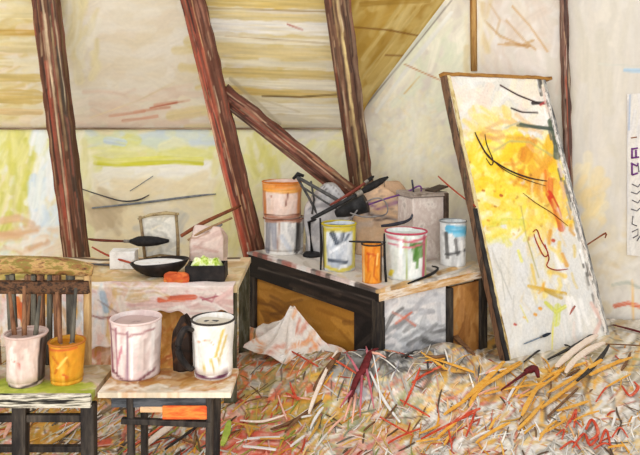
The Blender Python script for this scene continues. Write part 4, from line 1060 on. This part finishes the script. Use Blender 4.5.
# patches seen on the drift
for q, w, c in ((((240, 440), (256, 436), (272, 444)), 14, 'cc5844'), (((243, 450), (270, 450)), 12, 'd0604a'), (((34, 445), (58, 430), (84, 419)), 8, 'b8812c'), (((40, 424), (70, 416), (84, 412)), 6, 'c08c3c'),
                (((72, 447), (110, 441)), 10, 'c4503c'), (((220, 450), (224, 438), (229, 424)), 9, '94a83c'), (((268, 412), (300, 402), (330, 398)), 8, 'd0983c'), (((310, 378), (325, 374)), 8, 'd8a43c'), (((426, 352), (432, 358)), 9, 'd89c38'),
                (((380, 436), (400, 428), (412, 432)), 12, 'd09440'), (((5, 430), (20, 420)), 10, 'c08830'), (((350, 382), (362, 392), (356, 402)), 12, 'a8a8b0')):
    hp.stroke(q, w, c, .85, .45)
for rc_, n_, pal_ in (((330, 338, 445, 375), 90, ['3c3a38', '6c6a66', '8c8a86', '4c443c', 'b4b0ac', '7c6c58']), ((425, 365, 600, 430), 110, ['dc9c38', 'd8a448', 'e0b058', 'c88c34', 'e4dccc', '6c5c4c']),
                      ((205, 420, 288, 462), 120, ['cc5844', 'd4705c', 'c84c38', 'd88c78', 'e0b0a0']), ((10, 412, 88, 455), 60, ['b8842c', 'c8963c', 'd0a450', 'e0d8c8', 'a87828']),
                      ((335, 425, 400, 460), 40, ['d09088', 'd8a898', 'c87c70', 'd8b8a8']), ((250, 392, 350, 425), 60, ['d09838', 'c88c34', 'b89c4c', '98984c', 'd8a850'])):
    hp.dabs(rc_, n_, pal_, 20, 4, 30, 40, .85, .12, .5, .9, .2)
def bare(x, y):
    """no litter beyond the walls nor deep under the work table"""
    rx, ry = x - C0.x, y - C0.y
    return (y > 5.735 - 0.40 * x - 0.03) | (y > ZB - .03) | ((rx * e2.x + ry * e2.y > .08) & (rx * e2.x + ry * e2.y < l2 - .05) & (rx * e1.x + ry * e1.y > .08) & (rx * e1.x + ry * e1.y < l1 - .08))


gone = bare(gx, gy)
hvv, hff, hcc = [hv], [f for f in gridfaces(len(ys), len(X)) if not gone[list(f)].any()], [hp.c]


def ground(px, py):
    """where the view line meets the drift"""
    d = H * F / (py - CY)
    for _ in range(6):
        q = P(px, py, d)
        d = (H - float(Hh(q.x, d))) * F / (py - CY)
    q = P(px, py, d)
    return V((q.x, d, float(Hh(q.x, d))))


def strip(a, b, w, th, bend=0.0, lift=(0.006, 0.006), seg=7, curl=0.0, stiff=False):
    """a bent rectangular strip lying over the drift from a to b; returns verts, faces"""
    a, b = V(a), V(b)
    d = (b - a); L = d.length
    s = V((-d.y, d.x, 0)); s.normalize()
    vs = []
    ga, gb = float(Hh(a.x, a.y)), float(Hh(b.x, b.y))
    over = max(float(Hh(*(a + d * k / 10).xy)) - (ga + (gb - ga) * k / 10) for k in range(11)) if stiff else 0
    for i in range(seg + 1):
        t = i / seg
        c_ = a + d * t + s * bend * L * 4 * t * (1 - t)
        g = ga + (gb - ga) * t + over * .7 if stiff else float(Hh(c_.x, c_.y))
        z = g + lift[0] * (1 - t) + lift[1] * t + curl * 4 * t * (1 - t)
        c_ = V((c_.x, c_.y, z))
        ww = w * (1 - .5 * abs(2 * t - 1) ** 3) * random.uniform(.85, 1.12)
        roll = 0.15 * math.sin(3 * t + a.x * 9)
        e = s * math.cos(roll) + V((0, 0, math.sin(roll)))
        for q_, r_ in ((-1, -1), (1, -1), (1, 1), (-1, 1)):
            vs.append(c_ + e * (q_ * ww / 2) + V((0, 0, r_ * th / 2)))
    fs = gridfaces(seg + 1, 4, 0, True) + [(3, 2, 1, 0), tuple(seg * 4 + k for k in range(4))]
    return vs, fs


def inside_table(q):
    r = q - C0; r.z = 0
    return -0.02 < r.dot(e2) < l2 + .02 and -0.02 < r.dot(e1) < l1


off_ = len(hv)
cnt = 0
while cnt < 1300:
    x, y = random.uniform(-60, 700), random.uniform(318, 478)
    if random.random() > 0.35 + (y - 318) / 200: continue
    q = ground(x, y)
    if q.y > 4.6 or q.y < 2.2 or inside_table(q) or (q - BL).dot(nf) < 0.03 and q.x > BL.x - .05: continue
    ang = random.gauss(56, 20) if random.random() < .65 else random.uniform(0, 180)
    t = math.radians(ang); l = random.uniform(.04, .17)
    dv = V((math.cos(t) * .7, math.sin(t), 0)) * l * (1.5 if random.random() < .15 else 1)
    e_ = q + dv
    if inside_table(e_) or (e_ - BL).dot(nf) < 0.02 and e_.x > BL.x - .05: continue
    vs_, fs_ = strip(q, e_, random.uniform(.003, .010), .003, random.gauss(0, .035), (.001, random.uniform(.001, .006)), 6, abs(random.gauss(0, .002)))
    hff += [tuple(i + off_ for i in f) for f in fs_]
    hvv.append(np.array([tuple(v_) for v_ in vs_])); off_ += len(vs_)
    cc = (hx(random.choice(zone(x, y))) if random.random() < .8 else hx(random.choice(['dc9c34', 'c8842c', '5c4838', '7c5c3c', 'b4442c', '6c6458']))) * random.uniform(.86, 1.06)
    hcc.append(np.tile(np.clip(cc, 0, 1), (len(vs_), 1)))
    cnt += 1
lt = mesh('paint_scraps', np.vstack(hvv), hff, LITTER, None, np.clip(np.vstack(hcc), 0, 1), base=(0.3, 3.3, 0))
tag(lt, 'deep litter of many coloured paint scraps and shavings over the studio floor', 'litter', kind='stuff')

# --- individual strips, sticks and splashes on the litter
MOR = pm('orange paint strip', ['c8842c', 'd89a38', 'e0ac50', 'd08c30'], (30, 30, 30)); MRED = pm('red paint scrap', ['a4281c', 'bc3c24', 'c8583c', 'd88c70'], (30, 30, 30))
MCR = pm('cream pink slat', ['d8bca4', 'e6d6c4', 'dcc4b0', 'efe6dc'], (30, 30, 30)); MBL = pm('black charcoal stick', ['161414', '2a2624', '443c36'], (30, 30, 30))
MBR = pm('brown stick', ['4c3020', '6c4a30', '8c6a48'], (30, 30, 30)); MMA = pm('maroon stick', ['3c1014', '5c1c1e', '742a28'], (30, 30, 30)); MPK = pm('salmon strip', ['d88c78', 'e0a890', 'e4bca8'], (30, 30, 30))
MWH = pm('white paint strip', ['c4bfb6', 'dedad4', 'd0c8be'], (30, 30, 30)); MOC = pm('ochre strip', ['a8782c', 'bc8c3c', 'c8a054'], (30, 30, 30)); MLM = pm('lime strip', ['84983c', '9cac44', 'b0b85c'], (30, 30, 30))


def scrap(name, pts, wpx, mat, label, cat, group, curl=0.004, th=.006, lift=(.012, .014), stiff=True):
    a, b = ground(*pts[0]), ground(*pts[-1])
    k_ = F / ((a.y + b.y) / 2)
    if len(pts) == 2:
        vs_, fs_ = strip(a, b, wpx / k_, th, random.gauss(0, .02), lift, 9, curl * (.3 if stiff else 1), stiff)
        o = mesh(name, vs_, fs_, mat, None, base=a)
    else:
        g = [ground(*q_) + V((0, 0, lift[0])) for q_ in pts]
        o = tube(name, g, [wpx / 2 / k_ * (.6 if i in (0, len(g) - 1) else 1) for i in range(len(g))], mat, None, 6, .6, base=a, sub=5)
    return tag(o, label, cat, group)


G = 'orange strips on the litter'
Lb = 'narrow orange strip lying diagonally on the litter before the leaning canvas'
for q, w in ((((541, 411), (588, 375)), 4), (((548, 396), (602, 363)), 4.5), (((522, 418), (541, 385)), 5), (((557, 414), (588, 405)), 3.5), (((463, 406), (504, 366)), 5), (((466, 400), (522, 366)), 3.5),
             (((425, 389), (474, 369)), 4), (((500, 392), (548, 385)), 3), (((520, 400), (560, 376)), 3), (((486, 388), (470, 410)), 4), (((500, 374), (520, 364)), 3), (((548, 377), (586, 365)), 3), (((590, 380), (632, 362)), 4), (((444, 418), (466, 404)), 3.5),
             (((518, 432), (544, 404)), 3.5), (((476, 446), (510, 426)), 3), (((438, 440), (456, 425)), 3.5)):
    scrap('paint_strip', q, w, MOR, Lb, 'strip', G)
G = 'red paint curls at the lower right'
Lb = 'red curled paint scrap on the pale litter at the lower right'
for q, w in ((((573, 450), (584, 436), (590, 448), (598, 440)), 4), (((586, 432), (592, 422), (598, 436), (588, 444)), 4.5), (((600, 446), (606, 432), (610, 446)), 4), (((570, 425), (576, 412), (574, 430)), 3.5), (((566, 430), (572, 421), (582, 430)), 3),
             (((596, 404), (606, 390), (618, 383)), 3), (((622, 388), (630, 398), (638, 390), (634, 384)), 4), (((612, 440), (620, 430), (628, 440)), 3), (((560, 452), (572, 444), (580, 452)), 4), (((594, 452), (604, 446), (616, 450)), 4), (((556, 438), (564, 432), (562, 442)), 3)):
    scrap('paint_curl', q, w * .8, MRED, Lb, 'scrap', G)
G = 'red strips in the middle of the litter'
Lb = 'thin red strip lying on the litter in front of the work table'
for q, w in ((((412, 407), (441, 391)), 4), (((421, 442), (476, 415)), 3), (((400, 412), (430, 420)), 2.5), (((448, 430), (452, 452)), 2.5), (((476, 412), (466, 440)), 2.5), (((380, 420), (412, 438)), 2), (((286, 396), (300, 404)), 4), (((290, 388), (298, 404)), 3), (((420, 400), (404, 414)), 3),
             (((330, 362), (365, 374)), 2), (((288, 352), (318, 392)), 2), (((455, 424), (480, 412)), 4), (((388, 446), (420, 432)), 2.5)):
    scrap('paint_strip', q, w * .75, MRED, Lb, 'strip', G)
scrap('slat', ((557, 372), (597, 340)), 7, MCR, 'pale pinkish slat leaning among the litter at the canvas foot, upper one', 'slat', None, .02, .01)
scrap('slat', ((566, 380), (604, 350)), 6, MCR, 'pale pinkish slat among the litter at the canvas foot, lower one', 'slat', None, .02, .01)
scrap('slat', ((548, 362), (594, 336)), 3, MBL, 'black slat beside the pale slats at the canvas foot', 'slat', None, .03, .008)
scrap('stick', ((577, 389), (609, 352)), 4, MBL, 'black charcoal stick right of the pale slats', 'stick', None, .01)
scrap('stick', ((524, 364), (543, 350), (560, 346), (572, 349)), 3, MBL, 'dark bent twig at the foot of the leaning canvas', 'twig', None)
scrap('stick', ((548, 420), (578, 392)), 2.6, MBR, 'thin brown stick below the black charcoal stick', 'stick', None)
scrap('stick', ((340, 366), (314, 402)), 6, MBR, 'thick brown stick lying in the litter before the table corner', 'stick', None, .01, .012)
scrap('stick', ((337, 382), (309, 418)), 4, MCR, 'pale pink stick beside the thick brown stick', 'stick', None, .01, .01)
scrap('stick', ((271, 432), (296, 422), (322, 408)), 5, MBR, 'dark brown bent stick low in the litter centre', 'stick', None)
scrap('paint_strip', ((240, 423), (262, 424), (286, 417)), 4, MCR, 'pale curved strip left of the dark bent stick', 'strip', None)
scrap('paint_strip', ((247, 442), (280, 441)), 4, MWH, 'white strip on the red patch of litter, upper one', 'strip', None)
scrap('paint_strip', ((243, 450), (276, 454)), 4, MWH, 'white strip on the red patch of litter, lowest one', 'strip', None)
scrap('stick', ((426, 380), (442, 364), (458, 350)), 5, MBR, 'dark brown stick slanting before the ochre table door', 'stick', None)
scrap('stick', ((449, 338), (474, 362)), 6, MBR, 'short thick brown stick crossing before the ochre table door', 'stick', None, .02, .014, (.05, .02))
scrap('stick', ((426, 343), (450, 341)), 5, MBL, 'black stub lying by the white table end', 'stick', None, .01, .014, (.03, .03))
scrap('stick', ((424, 356), (402, 366)), 4, MBL, 'black stub left of the slanting brown stick', 'stick', None, .01, .01)
scrap('paint_strip', ((370, 405), (384, 412), (400, 425)), 4, MWH, 'white curved strip in the middle of the litter', 'strip', None)
scrap('paint_strip', ((143, 451), (174, 427)), 7, MCR, 'broad pale pink strip beneath the stool', 'strip', None)
scrap('stick', ((124, 455), (150, 437), (181, 416)), 3.5, MRED, 'long red stick beneath the stool', 'stick', None)
scrap('stick', ((165, 452), (205, 424)), 2.4, MBL, 'thin black stick beneath the stool, right of the pale strip', 'stick', None)
scrap('stick', ((170, 438), (196, 448)), 2.4, MBR, 'thin brown stick crossing the black one beneath the stool', 'stick', None)
scrap('paint_strip', ((40, 452), (66, 436), (86, 418)), 6, MOC, 'broad ochre strip beneath the slatted bench', 'strip', None)
scrap('paint_strip', ((60, 440), (80, 426)), 3, MPK, 'thin salmon strip beneath the slatted bench', 'strip', None)
scrap('paint_strip', ((4, 440), (12, 424)), 4, MPK, 'salmon strip at the far left edge beneath the bench', 'strip', None)
scrap('paint_strip', ((222, 448), (229, 424)), 7, MLM, 'lime green strip right of the stool', 'strip', None)
# maroon splat with pink rays
c0 = ground(352, 410); c1 = ground(378, 395)
sp = thing('paint_splat', c0, 'maroon paint splat with pink rays in the middle of the litter', 'splat')
g = [ground(x, y) + V((0, 0, .02)) for x, y in ((349, 412), (356, 406), (364, 404), (370, 398), (378, 394))]
tube('core', g, [.008, .018, .024, .016, .006], MMA, sp, 8, .6, sub=4)
for q in (((352, 411), (344, 426)), ((356, 410), (352, 428)), ((362, 406), (360, 422)), ((354, 408), (340, 414)), ((358, 404), (346, 392)), ((368, 400), (366, 386)), ((372, 398), (386, 400)), ((366, 404), (374, 416))):
    a, b = (ground(*s_) + V((0, 0, .022)) for s_ in q)
    tube('ray', [a, (a + b) / 2 + V((0, 0, .008)), b], [.008, .006, .003], MPK if random.random() < .5 else pm('rose ray', ['a84c58', 'c87880'], (30, 30, 30)), sp, 6)
# maroon brush and blue black brush
a, b = ground(501, 394) + V((0, 0, .02)), ground(530, 379) + V((0, 0, .05))
mb_ = thing('paint_brush', a, 'maroon brush with a knobbed head lying before the canvas', 'brush')
tube('handle', [a, (a + b) / 2, b], [.004, .007, .012], MMA, mb_, 8)
tube('bristles', [b - V((.03, .02, 0)), b, b + V((.03, 0, .006)), b + V((.036, -.03, -.03))], [.012, .02, .018, .008], MMA, mb_, 10, sub=4)
a, b = ground(524, 343) + V((0, 0, .03)), ground(551, 333) + V((0, 0, .03))
a = on_plane(524, 344, BL + n * .014, n); b = on_plane(551, 333, BL + n * .014, n)
brush('paint_brush', 'blue black brush resting on the lower edge of the leaning canvas', [a, (a + b) / 2, b], .004, .009, pm('slate handle', ['4c5a6a', '7c8894', '343c48'], (30, 30, 30)), pm('blue black bristle', ['141822', '242c3a'], (30, 30, 30)), tip=.4)
a = ground(549, 346) + V((0, 0, .01)); b = on_plane(575, 306, BL + n * .012, n)
stick('stick', 'thin red brown stick leaning against the lower right of the canvas', [a, (a + b) / 2, b], [.006, .008, .006], pm('rose brown stick', ['7c3c34', 'a8685c', 'c89888'], (30, 30, 30)))
a, b = on_plane(612, 326, (0, 4.62, 0), V((0, 1, 0))), on_plane(645, 335, (0, 4.5, 0), V((0, 1, 0)))
scrap('stick', ((613, 327), (645, 336)), 3, MMA, 'maroon stick at the foot of the wall, far right', 'stick', None, .01)
scrap('stick', ((600, 346), (640, 348)), 2.6, MBR, 'thin brown stick on the litter right of the canvas foot', 'stick', None, .01)

# random medium strips lying on the drift, each its own thing
ORA = ('orange', MOR, 'orange strip lying loose on the litter in the right half')
KIND = [('salmon', MPK, 'thin salmon pink strip lying loose on the litter'), ('white', MWH, 'thin white paint strip lying loose on the litter'), ('ochre', MOC, 'ochre strip lying loose on the litter in the left half'), ('brown', MBR, 'thin dark brown splinter lying loose on the litter')]
made = 0
while made < 70:
    x, y = random.uniform(110, 640), random.uniform(352, 452)
    kd = random.choice(KIND[1:] + KIND if x < 330 else [KIND[1], ORA, ORA, KIND[3], KIND[0]] if x > 400 else [KIND[0], KIND[1], KIND[3]])
    ang = math.radians(random.gauss(40, 25)); l = random.uniform(14, 34)
    x2, y2 = x + math.cos(ang) * l, y - math.sin(ang) * l * .8
    if y2 < 345: continue
    a, b = ground(x, y), ground(x2, y2)
    if inside_table(a) or inside_table(b) or (b - BL).dot(nf) < 0.05 and b.x > BL.x - .05: continue
    if kd[0] == 'ochre' and x2 > 322: continue
    scrap('paint_strip' if kd[0] != 'brown' else 'splinter', ((x, y), (x2, y2)), random.uniform(1.2, 2.6), kd[1], kd[2], 'strip' if kd[0] != 'brown' else 'splinter', 'loose ' + kd[0] + ' strips on the litter')
    made += 1

# crumpled white sheets by the table
def crumple(name, label, apex, feet, base, pal, seed):
    """a folded sheet propped up to a ridge: fine grid over a fan of creases"""
    rows, ns = 26, 60
    vs = []
    for i in range(rows + 1):
        s = i / rows
        for j in range(ns):
            a = 2 * math.pi * j / ns
            t_ = a / (2 * math.pi) * len(feet)
            k0 = int(t_) % len(feet); k1 = (k0 + 1) % len(feet); f_ = t_ - int(t_)
            foot = feet[k0] * (1 - f_) + feet[k1] * f_
            q_ = apex * (1 - s) + foot * s
            cr = 0.028 * (float(vn(np.array([a * 3.1]), np.array([s * 3.5]), seed)[0]) - .5) * (0.3 + s) + 0.012 * math.sin(9 * a + 4 * s)
            vs.append(q_ + V((cr * math.cos(a), cr * math.sin(a), cr * .9 - 0.05 * math.sin(math.pi * s))))
    pt = Paint(proj(vs), base)
    pt.dabs((240, 300, 360, 380), 120, pal, 22, 4, 60, 45, .8)
    o = mesh(name, vs, gridfaces(rows + 1, ns, 0, True), OIL, None, pt.c, smooth=False, base=(apex.x, apex.y, 0.02))
    return tag(o, label, 'paper')


ap = P(293, 308, 4.02)
crumple('crumpled_sheet', 'big crumpled white sheet with orange strokes propped against the ochre table side', ap,
        [P(352, 356, 3.80) + V((0, 0, -.02)), P(318, 362, 3.72), P(285, 362, 3.72), P(246, 350, 3.90), P(262, 322, 4.14), P(300, 326, 4.10)], 'dfd4c8',
        ['ece6de', 'e0d2c6', 'f1ece6', 'd8a070', 'd0c2b8', 'd88850', 'e8dcd2', 'cc6c50'], 6)

# ================================================================== LIGHT, CAMERA
w = bpy.data.worlds.new('daylight'); scene.world = w; w.use_nodes = True
bg = w.node_tree.nodes['Background']; bg.inputs['Color'].default_value = (0.985, 0.99, 1.0, 1); bg.inputs['Strength'].default_value = 1.0
sun = bpy.data.lights.new('window_daylight', 'SUN'); sun.energy = 0.25; sun.angle = math.radians(35); sun.color = (1, .985, .96)
so_ = bpy.data.objects.new('window_daylight', sun); COL.objects.link(so_)
so_.rotation_euler = V((0.35, 0.85, -0.62)).to_track_quat('-Z', 'Y').to_euler()
so_.location = (-1, -2, 4)

ar = bpy.data.lights.new('front_fill', 'AREA'); ar.shape = 'RECTANGLE'; ar.size = 5.0; ar.size_y = 2.6; ar.energy = 150; ar.color = (1, .995, .985)  # unseen fill lamp added behind the camera to brighten ceiling and walls
ao = bpy.data.objects.new('front_fill', ar); COL.objects.link(ao); ao.location = (-1.0, -1.8, 0.9)
ao.rotation_euler = V((0.05, 1, 0.16)).to_track_quat('-Z', 'Z').to_euler()

cam = bpy.data.cameras.new('camera'); cam.sensor_width = 36.0; cam.lens = F / 640 * 36.0
cam.shift_y = -(227.5 - CY) / 640.0
co = bpy.data.objects.new('camera', cam); COL.objects.link(co)
co.location = (0, 0, H); co.rotation_euler = (math.pi / 2, 0, 0)
scene.camera = co
scene.view_settings.view_transform = 'Standard'; scene.view_settings.look = 'None'
scene.view_settings.gamma = 1.0; scene.view_settings.use_curve_mapping = False
scene.view_settings.exposure = 0.24
for o in list(COL.objects):
    for k in ('_k', '_h', '_r'):
        if k in o: del o[k]
